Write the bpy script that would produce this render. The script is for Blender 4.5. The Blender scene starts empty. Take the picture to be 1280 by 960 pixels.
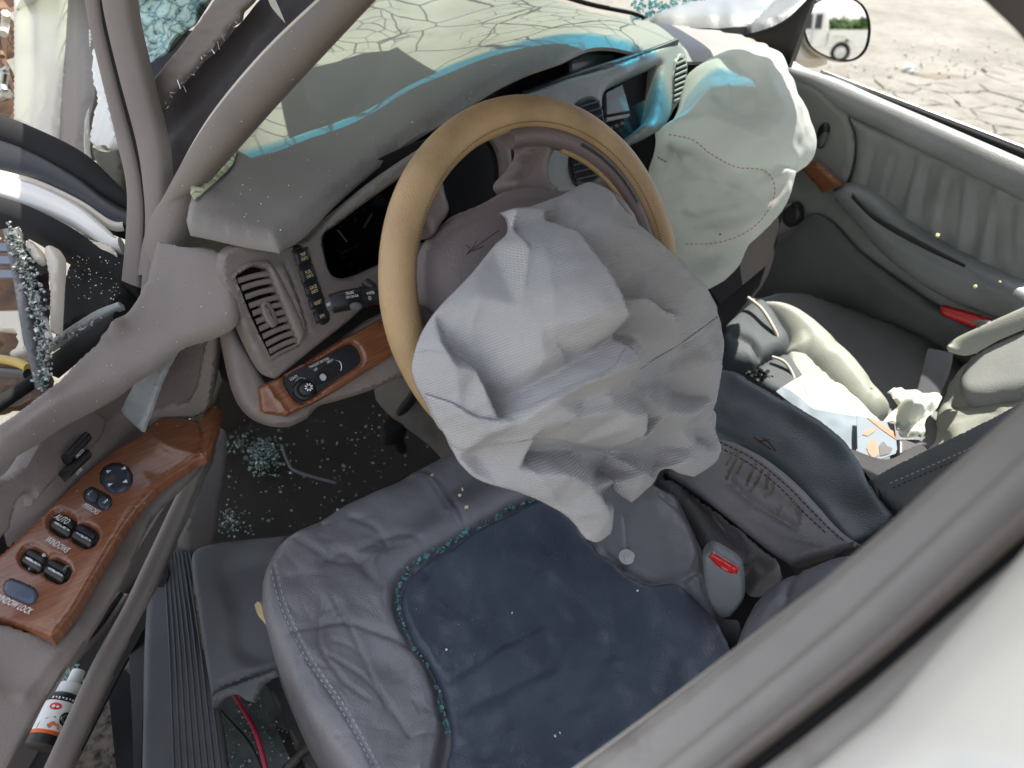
import bpy, bmesh, math, random
import numpy as np
from mathutils import Vector, Matrix
from mathutils.geometry import delaunay_2d_cdt
random.seed(7); rng = np.random.default_rng(7)
S = bpy.context.scene
COL = S.collection

# ------------------------------------------------------------------ camera
CAM = np.array([-.88, -.56, 1.36]); FPX = 900.0
AZ, PT, RL = map(math.radians, (41, 38, 5))
_f = np.array([math.sin(AZ)*math.cos(PT), math.cos(AZ)*math.cos(PT), -math.sin(PT)])
_r = np.cross(_f, [0, 0, 1]); _r /= np.linalg.norm(_r); _u = np.cross(_r, _f)
RT = math.cos(RL)*_r + math.sin(RL)*_u; UP = -math.sin(RL)*_r + math.cos(RL)*_u; DN = -UP; FW = _f
cd = bpy.data.cameras.new('camera'); cam = bpy.data.objects.new('camera', cd); COL.objects.link(cam)
cam.matrix_world = Matrix(((RT[0], UP[0], -FW[0], CAM[0]), (RT[1], UP[1], -FW[1], CAM[1]),
                           (RT[2], UP[2], -FW[2], CAM[2]), (0, 0, 0, 1)))
cd.sensor_fit = 'HORIZONTAL'; cd.sensor_width = 36; cd.lens = 36*FPX/1280
cd.clip_start = .02; cd.clip_end = 2000
cd.dof.use_dof = True; cd.dof.focus_distance = .98; cd.dof.aperture_fstop = 5.0
S.camera = cam

# ------------------------------------------------------------------ light
SUN_DIR = np.array([.55, .22, 1.0]); SUN_DIR /= np.linalg.norm(SUN_DIR)      # towards the sun
W = bpy.data.worlds.new('World'); S.world = W; W.use_nodes = True
wn = W.node_tree; wn.nodes.clear()
sky = wn.nodes.new('ShaderNodeTexSky'); sky.sky_type = 'NISHITA'; sky.sun_disc = False
el = math.asin(SUN_DIR[2]); az = math.atan2(SUN_DIR[0], SUN_DIR[1])
sky.sun_elevation = el; sky.sun_rotation = az
bg = wn.nodes.new('ShaderNodeBackground'); bg.inputs[1].default_value = .135
wo = wn.nodes.new('ShaderNodeOutputWorld')
wtc = wn.nodes.new('ShaderNodeTexCoord'); wnz = wn.nodes.new('ShaderNodeTexNoise'); wnz.inputs['Scale'].default_value = 2.6; wnz.inputs['Detail'].default_value = 8
wmp = wn.nodes.new('ShaderNodeMapping'); wmp.inputs['Scale'].default_value = (1, 1, 2.2); wn.links.new(wtc.outputs['Generated'], wmp.inputs[0]); wn.links.new(wmp.outputs[0], wnz.inputs['Vector'])
wrp = wn.nodes.new('ShaderNodeValToRGB'); wrp.color_ramp.elements[0].position = .42; wrp.color_ramp.elements[1].position = .62; wn.links.new(wnz.outputs[0], wrp.inputs[0])
wmx = wn.nodes.new('ShaderNodeMix'); wmx.data_type = 'RGBA'; wn.links.new(wrp.outputs[0], wmx.inputs[0]); wn.links.new(sky.outputs[0], wmx.inputs[6]); wmx.inputs[7].default_value = (5.2, 5.0, 4.8, 1)      # fair weather clouds
wn.links.new(wmx.outputs[2], bg.inputs[0]); wn.links.new(bg.outputs[0], wo.inputs[0])
sd = bpy.data.lights.new('sun', 'SUN'); sun = bpy.data.objects.new('sun', sd); COL.objects.link(sun)
sd.energy = 3.9; sd.angle = math.radians(.5); sd.color = (1, .95, .86)
sun.rotation_euler = Vector(SUN_DIR).to_track_quat('Z', 'Y').to_euler()
S.view_settings.view_transform = 'Standard'; S.view_settings.look = 'None'
S.view_settings.exposure = 1.28; S.view_settings.gamma = 1
S.cycles.max_bounces = 8; S.cycles.transparent_max_bounces = 12

# ------------------------------------------------------------------ measuring: photo pixel (1280x960) + distance <-> place in the car
def D(x, y, dep):
    return CAM + dep*((x-640)/FPX*RT + (y-480)/FPX*DN + FW)
def Dn(q, dep):
    q = np.asarray(q, float); dep = np.asarray(dep, float)
    return CAM + dep[:, None]*((q[:, :1]-640)/FPX*RT + (q[:, 1:2]-480)/FPX*DN + FW)
def plane_base(pt, n):
    pt = np.asarray(pt, float); n = np.asarray(n, float)
    def fn(q):
        q = np.atleast_2d(np.asarray(q, float))[:, :2]
        ray = (q[:, :1]-640)/FPX*RT + (q[:, 1:2]-480)/FPX*DN + FW
        return ((pt-CAM)@n)/(ray@n)
    return fn
def pts_base(L):
    L = np.array(L, float); q = L[:, :2]/100; v = 1/L[:, 2]; n = len(L)
    A = np.hstack([np.ones((n, 1)), q])
    if n == 3:
        c = np.linalg.solve(A, v)
        return lambda Q: 1/(c[0]+np.atleast_2d(np.asarray(Q, float))[:, :2]/100@c[1:])
    def U(d): return np.where(d > 1e-9, d*d*np.log(np.maximum(d, 1e-9)), 0)
    K = U(np.linalg.norm(q[:, None]-q[None], axis=2)) + np.eye(n)*1e-6
    M = np.block([[K, A], [A.T, np.zeros((3, 3))]])
    c = np.linalg.solve(M, np.concatenate([v, np.zeros(3)]))
    def fn(Q):
        Q = np.atleast_2d(np.asarray(Q, float))[:, :2]/100
        return 1/(U(np.linalg.norm(Q[:, None]-q[None], axis=2))@c[:n] + c[n] + Q@c[n+1:])
    return fn
def base_of(b):
    return b if callable(b) else pts_base(b)
def nearer(b, m):
    b = base_of(b); return lambda q: b(q)-m

# ------------------------------------------------------------------ linking and naming
WL = {}
def link(name, me, mat=None, parent=None, kind=None):
    n = len(me.vertices)
    if n == 0:
        print('EMPTY', name); return None
    co = np.empty(n*3); me.vertices.foreach_get('co', co); co = co.reshape(-1, 3)
    c = (co.min(0)+co.max(0))/2
    me.vertices.foreach_set('co', (co-c).ravel())
    me.update()
    o = bpy.data.objects.new(name, me); COL.objects.link(o)
    if mat is not None and not me.materials: me.materials.append(mat)
    pl = WL[parent.name] if parent else np.zeros(3)
    if parent: o.parent = parent
    o.location = c-pl; WL[o.name] = c
    if kind: o['kind'] = kind
    return o
def thing(name, loc, label, cat, group=None):
    o = bpy.data.objects.new(name, None); COL.objects.link(o)
    o.location = loc; WL[o.name] = np.array(loc, float); o.empty_display_size = .05
    return tag(o, label, cat, group)
def tag(o, label=None, cat=None, group=None, kind=None):
    if label: o['label'] = label
    if cat: o['category'] = cat
    if group: o['group'] = group
    if kind: o['kind'] = kind
    return o
def mesh(name, V, Fc, smooth=True, sharp=40, uv=None):
    me = bpy.data.meshes.new(name)
    me.from_pydata([tuple(v) for v in V], [], Fc)
    if uv is not None:
        l = me.uv_layers.new(name='UVMap')
        vi = np.empty(len(me.loops), int); me.loops.foreach_get('vertex_index', vi)
        l.data.foreach_set('uv', np.asarray(uv, float)[vi].ravel())
    me.validate()
    if smooth:
        me.polygons.foreach_set('use_smooth', [True]*len(me.polygons))
        me.set_sharp_from_angle(angle=math.radians(sharp))
    return me

# ------------------------------------------------------------------ outlines
def smooth_loop(P, step, closed=True):
    pts = [(p[0], p[1]) for p in P]; cor = [len(p) > 2 and p[2] == 'c' for p in P]
    n = len(pts); out = []
    rngi = range(n if closed else n-1)
    for i in rngi:
        p1 = np.array(pts[i], float); p2 = np.array(pts[(i+1) % n], float)
        p0 = np.array(pts[i-1], float) if (closed or i > 0) else p1
        p3 = np.array(pts[(i+2) % n], float) if (closed or i+2 < n) else p2
        L = np.linalg.norm(p2-p1)
        t1 = (p2-p1) if cor[i] else (p2-p0)/np.linalg.norm(p2-p0+1e-9)*L
        t2 = (p2-p1) if cor[(i+1) % n] else (p3-p1)/np.linalg.norm(p3-p1+1e-9)*L
        if cor[i] and cor[(i+1) % n]: t1 = t2 = p2-p1
        k = max(1, int(round(L/step)))
        for j in range(k):
            s = j/k
            out.append((2*s**3-3*s**2+1)*p1+(s**3-2*s**2+s)*t1+(-2*s**3+3*s**2)*p2+(s**3-s**2)*t2)
    if not closed: out.append(np.array(pts[-1], float))
    return np.array(out)
def seg_dist(Q, A, B):
    """distance, signed side and arc parameter of points Q to polyline segments A->B"""
    best = np.full(len(Q), 1e9); side = np.zeros(len(Q)); arc = np.zeros(len(Q))
    L = np.linalg.norm(B-A, axis=1); cum = np.concatenate([[0], np.cumsum(L)]); tot = cum[-1]
    for i in range(len(A)):
        ab = B[i]-A[i]; l2 = ab@ab
        if l2 < 1e-12: continue
        t = np.clip(((Q-A[i])@ab)/l2, 0, 1)
        v = Q-A[i]-t[:, None]*ab
        d = np.hypot(v[:, 0], v[:, 1]); m = d < best
        best[m] = d[m]; side[m] = np.sign(ab[0]*(Q[m, 1]-A[i, 1])-ab[1]*(Q[m, 0]-A[i, 0])); arc[m] = (cum[i]+t[m]*L[i])/tot
    return best, side, arc
def inside(Q, P):
    c = np.zeros(len(Q), bool); x, y = Q[:, 0], Q[:, 1]; n = len(P)
    for i in range(n):
        x1, y1 = P[i]; x2, y2 = P[(i+1) % n]
        if y1 == y2: continue
        m = (y1 > y) != (y2 > y)
        c ^= m & (x < (x2-x1)*(y-y1)/(y2-y1)+x1)
    return c
_perm = rng.random((64, 64))
def vnoise(x, y):
    xi = np.floor(x).astype(int); yi = np.floor(y).astype(int); fx = x-xi; fy = y-yi
    fx = fx*fx*(3-2*fx); fy = fy*fy*(3-2*fy); g = lambda a, b: _perm[a % 64, b % 64]
    return (g(xi, yi)*(1-fx)+g(xi+1, yi)*fx)*(1-fy)+(g(xi, yi+1)*(1-fx)+g(xi+1, yi+1)*fx)*fy-.5
def facet(Q, ctrl, blur):
    C = np.array(ctrl, float); v, _, fs, *_ = delaunay_2d_cdt([Vector(c[:2]) for c in C], [], [], 0, 1e-6)
    vx = np.array([tuple(x) for x in v]); hz = np.array([C[np.argmin(np.hypot(C[:, 0]-x, C[:, 1]-y)), 2] for x, y in vx])
    def ev(P):
        o = np.zeros(len(P))
        for f in fs:
            a, b, c = vx[list(f)]; det = (b[1]-c[1])*(a[0]-c[0])+(c[0]-b[0])*(a[1]-c[1])
            if abs(det) < 1e-9: continue
            l0 = ((b[1]-c[1])*(P[:, 0]-c[0])+(c[0]-b[0])*(P[:, 1]-c[1]))/det; l1 = ((c[1]-a[1])*(P[:, 0]-c[0])+(a[0]-c[0])*(P[:, 1]-c[1]))/det; l2 = 1-l0-l1
            m = (l0 >= -1e-6) & (l1 >= -1e-6) & (l2 >= -1e-6); o[m] = (l0*hz[f[0]]+l1*hz[f[1]]+l2*hz[f[2]])[m]
        return o
    tot = ev(Q)*2; w = 2.
    for r in (blur*.55, blur):
        for k in range(8):
            tot += ev(Q+[r*math.cos(k*.785+r), r*math.sin(k*.785+r)]); w += 1
    return tot/w
def features(Q, feats):
    h = np.zeros(len(Q))
    for ft in feats:
        k = ft[0]
        if k in ('line', 'fold'):
            P = smooth_loop(ft[1], 6, False); d, s, a = seg_dist(Q, P[:-1], P[1:])
            tp = np.clip(np.minimum(a, 1-a)/.12, 0, 1) if ft[-1] != 'full' else 1
            tp = tp*tp*(3-2*tp) if ft[-1] != 'full' else 1
            if k == 'line': h += ft[3]*np.exp(-(d/ft[2])**2)*tp
            else:
                w = np.where(s > 0, ft[2], ft[3]); h += ft[4]*np.exp(-(d/w)**2)*tp      # ft[2] = right-hand (y down) side width
        elif k == 'ridge':      # sharp pinched crease
            P = smooth_loop(ft[1], 6, False); d, s, a = seg_dist(Q, P[:-1], P[1:]); tp = np.clip(np.minimum(a, 1-a)/.2, 0, 1); h += ft[3]*np.exp(-d/ft[2])*tp
        elif k == 'facet': h += facet(Q, ft[1], ft[2])
        elif k == 'bump':
            _, cx, cy, rx, ry, an, hh = ft; c, s_ = math.cos(math.radians(an)), math.sin(math.radians(an))
            u = ((Q[:, 0]-cx)*c+(Q[:, 1]-cy)*s_)/rx; v = (-(Q[:, 0]-cx)*s_+(Q[:, 1]-cy)*c)/ry
            h += hh*np.exp(-u*u-v*v)
        elif k == 'poly':
            P = smooth_loop(ft[1], 6); d, _, _ = seg_dist(Q, P, np.roll(P, -1, 0)); d = np.where(inside(Q, P), d, -d)
            t = np.clip(d/ft[2]*.5+.5, 0, 1); h += ft[3]*t*t*(3-2*t)
        elif k == 'noise':
            h += ft[2]*(vnoise(Q[:, 0]/ft[1]+3.3, Q[:, 1]/ft[1]+9.1)+.5*vnoise(Q[:, 0]/ft[1]*2.1, Q[:, 1]/ft[1]*2.1))
        elif k == 'wave':       # ripples along a direction
            _, an, wl, hh, jit = ft; c, s_ = math.cos(math.radians(an)), math.sin(math.radians(an))
            u = Q[:, 0]*c+Q[:, 1]*s_; h += hh*np.sin(6.283*u/wl+jit*vnoise(Q[:, 0]/60, Q[:, 1]/60)*6.28)*(.6+.8*vnoise(Q[:, 0]/45+7, Q[:, 1]/45))
    return h
def relief(name, out, base, mat, parent=None, step=5, edge=None, feats=(), thick=.015, holes=(), uvang=0, kind=None, sharp=45, full=False, taper=0, normal=None):
    """A solid piece: outline measured on the photo, laid on its own base surface in the car, sculpted along its normal, with real thickness."""
    b = base_of(base)
    loop = smooth_loop(out, step); hl = [smooth_loop(h, step) for h in holes]
    mn = loop.min(0); mx = loop.max(0)
    gx, gy = np.meshgrid(np.arange(mn[0], mx[0], step), np.arange(mn[1], mx[1], step*.87))
    gx = gx+(np.arange(gx.shape[0]) % 2)[:, None]*step/2
    G = np.stack([gx.ravel(), gy.ravel()], 1)
    G = G[inside(G, loop)]
    if len(G):
        d, _, _ = seg_dist(G, loop, np.roll(loop, -1, 0)); G = G[d > step*.5]
    for h in hl:
        d, _, _ = seg_dist(G, h, np.roll(h, -1, 0)); G = G[(d > step*.5) & ~inside(G, h)]
    pts = [Vector(p) for p in loop]; ed = [(i, (i+1) % len(loop)) for i in range(len(loop))]
    for h in hl:
        o = len(pts); pts += [Vector(p) for p in h]; ed += [(o+i, o+(i+1) % len(h)) for i in range(len(h))]
    pts += [Vector(p) for p in G]
    v, e, fs, *_ = delaunay_2d_cdt(pts, ed, [], 0, 1e-6)
    Q = np.array([tuple(x) for x in v]); T = np.array([f for f in fs if len(f) == 3])
    cen = Q[T].mean(1); ok = inside(cen, loop)
    for h in hl: ok &= ~inside(cen, h)
    T = T[ok]
    a = Q[T[:, 1]]-Q[T[:, 0]]; c = Q[T[:, 2]]-Q[T[:, 0]]
    flip = (a[:, 0]*c[:, 1]-a[:, 1]*c[:, 0]) > 0
    T[flip] = T[flip][:, ::-1]                        # faces look at the photographer's side
    P0 = Dn(Q, b(Q))
    cc = P0.mean(0); _, _, vt = np.linalg.svd(P0-cc, full_matrices=False); n = vt[2]
    if normal is not None: n = np.asarray(normal, float)
    if n@(CAM-cc) < 0: n = -n
    h = features(Q, feats)
    if edge:
        R, E = edge[0], edge[1]
        d, _, _ = seg_dist(Q, loop, np.roll(loop, -1, 0))
        for hh in hl:
            d2, _, _ = seg_dist(Q, hh, np.roll(hh, -1, 0)); d = np.minimum(d, d2)
        t = 1-np.clip(d/R, 0, 1); h = h-E*(1-np.sqrt(np.maximum(0, 1-t*t)))
    Vt = P0+h[:, None]*n
    e1 = RT-(RT@n)*n; e1 /= np.linalg.norm(e1); e2 = np.cross(n, e1)
    ua = math.radians(uvang); c_, s_ = math.cos(ua), math.sin(ua)
    uu = (P0-cc)@e1; vv = (P0-cc)@e2; uv = np.stack([uu*c_+vv*s_, -uu*s_+vv*c_], 1)
    cnt = {}
    for t in T:
        for i in range(3):
            k = (t[i], t[(i+1) % 3]); cnt[k] = 1
    bd = [k for k in cnt if (k[1], k[0]) not in cnt]
    nv = len(Q); Vs = [Vt]; UVs = [uv]; Fc = [tuple(int(x) for x in t) for t in T]
    if thick:
        if full or hl:
            Vs.append(Vt-n*thick); UVs.append(uv)
            Fc += [tuple(int(x)+nv for x in t[::-1]) for t in T]
            Fc += [(int(k[1]), int(k[0]), int(k[0])+nv, int(k[1])+nv) for k in bd]
        else:
            ids = sorted({i for k in bd for i in k}); mp = {i: nv+j for j, i in enumerate(ids)}
            bk = Vt[ids]-n*thick
            if taper: bk = bk+(bk.mean(0)-bk)*taper
            Vs.append(bk); UVs.append(uv[ids])
            Fc += [(int(k[1]), int(k[0]), mp[k[0]], mp[k[1]]) for k in bd]
            nxt = {k[0]: k[1] for k in bd}; st = bd[0][0]; ring = [st]; cur = nxt[st]
            while cur != st and len(ring) < len(bd)+1: ring.append(cur); cur = nxt[cur]
            Fc.append(tuple(mp[i] for i in ring[::-1]))
    me = mesh(name, np.vstack(Vs), Fc, True, sharp, np.vstack(UVs))
    return link(name, me, mat, parent, kind)
def resample(P, n):
    P = np.array(P, float); d = np.concatenate([[0], np.cumsum(np.linalg.norm(np.diff(P[:, :2], axis=0), axis=1))])
    t = np.linspace(0, d[-1], n)
    return np.stack([np.interp(t, d, P[:, k]) for k in range(P.shape[1])], 1)
def curve3(P, per=6):
    P = [np.array(p, float) for p in P]
    if len(P) < 3: return np.array([P[0]+(P[-1]-P[0])*i/per for i in range(per+1)])
    out = []
    for i in range(len(P)-1):
        p0 = P[max(i-1, 0)]; p1 = P[i]; p2 = P[i+1]; p3 = P[min(i+2, len(P)-1)]
        for j in range(per):
            t = j/per
            out.append(.5*((2*p1)+(p2-p0)*t+(2*p0-5*p1+4*p2-p3)*t*t+(3*p1-p0-3*p2+p3)*t**3))
    out.append(P[-1]); return np.array(out)
def band(name, Lp, Rp, mat, parent=None, bulge=.01, thick=.012, n=40, m=10, prof=None, kind=None, wob=0, label=None):
    """A strip between two measured edges (px, py, distance), with a rounded section and a back."""
    A = curve3([D(*p) for p in Lp], 8); B = curve3([D(*p) for p in Rp], 8)
    rs = lambda X: np.stack([np.interp(np.linspace(0, 1, n), np.linspace(0, 1, len(X)), X[:, k]) for k in range(3)], 1)
    A, B = rs(A), rs(B)
    s = np.linspace(0, 1, m); pr = np.sqrt(np.maximum(0, 1-(2*s-1)**2)) if prof is None else np.interp(s, *prof)
    tn = np.gradient(A+B, axis=0); nr = np.cross(tn, B-A); nr /= np.linalg.norm(nr, axis=1)[:, None]
    sg = np.sign(np.sum(nr*(CAM-(A+B)/2), axis=1)); nr *= np.sign(sg.sum() or 1)
    V = []; UV = []
    arc = np.concatenate([[0], np.cumsum(np.linalg.norm(np.diff((A+B)/2, axis=0), axis=1))])
    for i in range(n):
        for j in range(m):
            w = wob*vnoise(np.array([i*.35]), np.array([j*.5]))[0] if wob else 0
            V.append(A[i]+(B[i]-A[i])*s[j]+nr[i]*(bulge*pr[j]+w)); UV.append((arc[i], s[j]*np.linalg.norm(B[i]-A[i])))
    nv = n*m; F = []
    for i in range(n):
        for j in range(m):
            V.append(A[i]+(B[i]-A[i])*s[j]-nr[i]*thick); UV.append(UV[i*m+j])
    for i in range(n-1):
        for j in range(m-1):
            a = i*m+j; F.append((a, a+1, a+m+1, a+m)); F.append((nv+a, nv+a+m, nv+a+m+1, nv+a+1))
        a = i*m; F.append((a, a+m, nv+a+m, nv+a)); a = i*m+m-1; F.append((a+m, a, nv+a, nv+a+m))
    for j in range(m-1):
        F.append((j+1, j, nv+j, nv+j+1)); a = (n-1)*m+j; F.append((a, a+1, nv+a+1, nv+a))
    me = mesh(name, V, F, True, 50, UV)
    bm = bmesh.new(); bm.from_mesh(me); bmesh.ops.recalc_face_normals(bm, faces=bm.faces); bm.to_mesh(me); bm.free()
    me.set_sharp_from_angle(angle=math.radians(50))
    o = link(name, me, mat, parent, kind)
    if label: o['label'] = label
    return o
def tube3(name, P, rad, mat, parent=None, seg=10, per=6, caps=True, kind=None, flat=1.0):
    C = curve3(P, per); n = len(C)
    R = np.interp(np.linspace(0, 1, n), np.linspace(0, 1, len(rad)), rad) if np.ndim(rad) else np.full(n, rad)
    t = np.gradient(C, axis=0); t /= np.linalg.norm(t, axis=1)[:, None]
    ref = np.array([0, 0, 1.]) if abs(t[0][2]) < .9 else np.array([1., 0, 0]); u = np.cross(t[0], ref); u /= np.linalg.norm(u)
    V = []; F = []
    for i in range(n):
        u = u-(u@t[i])*t[i]; u /= np.linalg.norm(u); w = np.cross(t[i], u)
        for j in range(seg):
            a = 2*math.pi*j/seg; V.append(C[i]+R[i]*(math.cos(a)*u+flat*math.sin(a)*w))
    for i in range(n-1):
        for j in range(seg):
            F.append((i*seg+j, i*seg+(j+1) % seg, (i+1)*seg+(j+1) % seg, (i+1)*seg+j))
    if caps: F += [tuple(range(seg))[::-1], tuple((n-1)*seg+j for j in range(seg))]
    return link(name, mesh(name, V, F, True, 60), mat, parent, kind)
def tube(name, P, rad, mat, parent=None, **k):
    return tube3(name, [D(*p) for p in P], rad, mat, parent, **k)
def boxm(name, c, size, mat, parent=None, axes=None, bev=.004, kind=None):
    bm = bmesh.new(); bmesh.ops.create_cube(bm, size=1)
    for v in bm.verts: v.co = Vector((v.co.x*size[0], v.co.y*size[1], v.co.z*size[2]))
    if bev: bmesh.ops.bevel(bm, geom=bm.edges[:], offset=min(bev, min(size)*.4), segments=2, affect='EDGES', profile=.6)
    if axes is None: axes = np.eye(3)
    for v in bm.verts:
        v.co = Vector(np.asarray(c)+v.co.x*np.asarray(axes[0])+v.co.y*np.asarray(axes[1])+v.co.z*np.asarray(axes[2]))
    bmesh.ops.recalc_face_normals(bm, faces=bm.faces)
    me = bpy.data.meshes.new(name); bm.to_mesh(me); bm.free()
    me.polygons.foreach_set('use_smooth', [True]*len(me.polygons)); me.set_sharp_from_angle(angle=math.radians(40))
    return link(name, me, mat, parent, kind)
def frame_at(x, y, b, dx=1, dy=0):
    b = base_of(b); q = np.array([[x, y], [x+dx*3, y+dy*3], [x+2, y], [x, y+2]], float); P = Dn(q, b(q))
    n = np.cross(P[2]-P[0], P[3]-P[0]); n /= np.linalg.norm(n)
    if n@(CAM-P[0]) < 0: n = -n
    ex = P[1]-P[0]; ex /= np.linalg.norm(ex); ey = np.cross(n, ex)
    return P[0], ex, ey, n, b(q[:1])[0]
def lettering(name, lines, b, mat, parent, lift=.0012, cond=.66):
    """flat print: lines = [(text, px, py, dx, dy, height_px)], one mesh"""
    bm = bmesh.new()
    for s, x, y, dx, dy, hp in lines:
        cu = bpy.data.curves.new('t', 'FONT'); cu.body = s; cu.align_x = 'CENTER'; cu.align_y = 'CENTER'; cu.size = 1; cu.resolution_u = 2
        o = bpy.data.objects.new('t', cu); COL.objects.link(o)
        dg = bpy.context.evaluated_depsgraph_get(); me = bpy.data.meshes.new_from_object(o.evaluated_get(dg))
        bpy.data.objects.remove(o); bpy.data.curves.remove(cu)
        p, ex, ey, n, dep = frame_at(x, y, b, dx, dy); sc = hp*dep/FPX*1.35
        for v in me.vertices: v.co = Vector(p+ex*v.co.x*sc*cond+ey*v.co.y*sc+n*lift)
        bm.from_mesh(me); bpy.data.meshes.remove(me)
    me = bpy.data.meshes.new(name); bm.to_mesh(me); bm.free()
    return link(name, me, mat, parent)
def crumbs(name, spots, mat, label=None, parent=None):
    """spots = [(world point, size)] -> one heap of chunky glass crumbs"""
    bm = bmesh.new()
    for p, s in spots:
        m = Matrix.Translation(Vector(p)) @ Matrix.Rotation(random.random()*6.28, 4, Vector((random.random()-.5, random.random()-.5, random.random()-.5)).normalized()) @ Matrix.Diagonal((s*random.uniform(.7, 1.3), s*random.uniform(.6, 1.2), s*random.uniform(.4, .9), 1))
        if random.random() < .5: bmesh.ops.create_icosphere(bm, subdivisions=1, radius=.5, matrix=m)
        else: bmesh.ops.create_cube(bm, size=.8, matrix=m)
    me = bpy.data.meshes.new(name); bm.to_mesh(me); bm.free()
    o = link(name, me, mat, parent, 'stuff')
    if label: o['label'] = label
    return o
def stitches(name, P, b, mat, parent, ln=5, gap=4, w=.0009, lift=.002):
    """a run of separate stitch bars along a measured line"""
    L = smooth_loop(P, 1.0, False); b = base_of(b); V = []; F = []
    i = 0
    while i+ln < len(L):
        q = L[[i, i+ln]]; A = Dn(q, b(q)); view = CAM-A[0]; view /= np.linalg.norm(view); s = np.cross(A[1]-A[0], view); s /= np.linalg.norm(s)
        k = len(V)
        for e in (A[0], A[1]):
            V += [e+s*w+view*lift, e-s*w+view*lift, e-s*w-view*.002, e+s*w-view*.002]
        F += [(k, k+1, k+5, k+4), (k+1, k+2, k+6, k+5), (k+2, k+3, k+7, k+6), (k+3, k, k+4, k+7), (k, k+3, k+2, k+1), (k+4, k+5, k+6, k+7)]
        i += ln+gap
    return link(name, mesh(name, V, F, False), mat, parent, 'stuff')

# ------------------------------------------------------------------ materials
def newmat(name):
    m = bpy.data.materials.new(name); m.use_nodes = True; nt = m.node_tree
    return m, nt, nt.nodes['Principled BSDF']
def N(nt, t, **k):
    n = nt.nodes.new(t)
    for a, v in k.items():
        if a in ('scale', 'detail', 'rough', 'dist'):
            n.inputs[{'scale': 'Scale', 'detail': 'Detail', 'rough': 'Roughness', 'dist': 'Distortion'}[a]].default_value = v
        else: setattr(n, a, v)
    return n
def ramp(nt, stops, inp):
    r = nt.nodes.new('ShaderNodeValToRGB'); e = r.color_ramp.elements
    while len(e) < len(stops): e.new(.5)
    for i, (p, c) in enumerate(stops):
        e[i].position = p; e[i].color = (*c, 1) if len(c) == 3 else c
    nt.links.new(inp, r.inputs[0]); return r
def plain(name, col, rough=.5, bump=None, var=.12, vscale=9, spec=.5, metal=0, coat=0, dust=None, trans=0, sheen=0):
    m, nt, p = newmat(name); p.inputs['Roughness'].default_value = rough; p.inputs['Metallic'].default_value = metal
    p.inputs['Specular IOR Level'].default_value = spec; p.inputs['Coat Weight'].default_value = coat
    p.inputs['Transmission Weight'].default_value = trans; p.inputs['Sheen Weight'].default_value = sheen
    tc = N(nt, 'ShaderNodeTexCoord'); co = tc.outputs['Object']
    nz = N(nt, 'ShaderNodeTexNoise', scale=vscale, detail=6); nt.links.new(co, nz.inputs['Vector'])
    lo = [c*(1-var*1.6) for c in col]; hi = [min(1, c*(1+var)) for c in col]
    r = ramp(nt, [(.32, lo), (.5, col), (.7, hi)], nz.outputs[0]); out = r.outputs[0]
    if dust:
        n2 = N(nt, 'ShaderNodeTexNoise', scale=dust[0], detail=8, rough=.75); nt.links.new(co, n2.inputs['Vector'])
        rr = ramp(nt, [(dust[1], (0, 0, 0)), (dust[1]+.12, (1, 1, 1))], n2.outputs[0])
        mx = N(nt, 'ShaderNodeMix', data_type='RGBA'); nt.links.new(rr.outputs[0], mx.inputs[0])
        nt.links.new(out, mx.inputs[6]); mx.inputs[7].default_value = (*dust[2], 1); out = mx.outputs[2]
    nt.links.new(out, p.inputs['Base Color'])
    rv = N(nt, 'ShaderNodeMapRange'); rv.inputs[3].default_value = max(0, rough-.1); rv.inputs[4].default_value = min(1, rough+.12)
    nt.links.new(nz.outputs[0], rv.inputs[0]); nt.links.new(rv.outputs[0], p.inputs['Roughness'])
    if bump:
        kind, sc, st = bump
        if kind == 'leather':
            t = N(nt, 'ShaderNodeTexVoronoi', scale=sc, feature='SMOOTH_F1'); o = t.outputs[0]
        else:
            t = N(nt, 'ShaderNodeTexNoise', scale=sc, detail=3); o = t.outputs[0]
        nt.links.new(co, t.inputs['Vector'])
        b = N(nt, 'ShaderNodeBump'); b.inputs['Strength'].default_value = st; b.inputs['Distance'].default_value = .0015
        nt.links.new(o, b.inputs['Height'])
        if kind == 'leather':      # fine crazing on top of the pores
            t2 = N(nt, 'ShaderNodeTexVoronoi', scale=sc*.12, feature='DISTANCE_TO_EDGE'); w = N(nt, 'ShaderNodeTexNoise', scale=sc*.05, detail=4)
            nt.links.new(co, w.inputs['Vector']); mxv = N(nt, 'ShaderNodeMix', data_type='VECTOR'); mxv.inputs[0].default_value = .12
            nt.links.new(co, mxv.inputs[4]); nt.links.new(w.outputs['Color'], mxv.inputs[5]); nt.links.new(mxv.outputs[1], t2.inputs['Vector'])
            r2 = ramp(nt, [(0, (0, 0, 0)), (.03, (1, 1, 1))], t2.outputs[0])
            b2 = N(nt, 'ShaderNodeBump'); b2.inputs['Strength'].default_value = st*.35; b2.inputs['Distance'].default_value = .002
            nt.links.new(r2.outputs[0], b2.inputs['Height']); nt.links.new(b2.outputs[0], b.inputs['Normal'])
        nt.links.new(b.outputs[0], p.inputs['Normal'])
    return m
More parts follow.
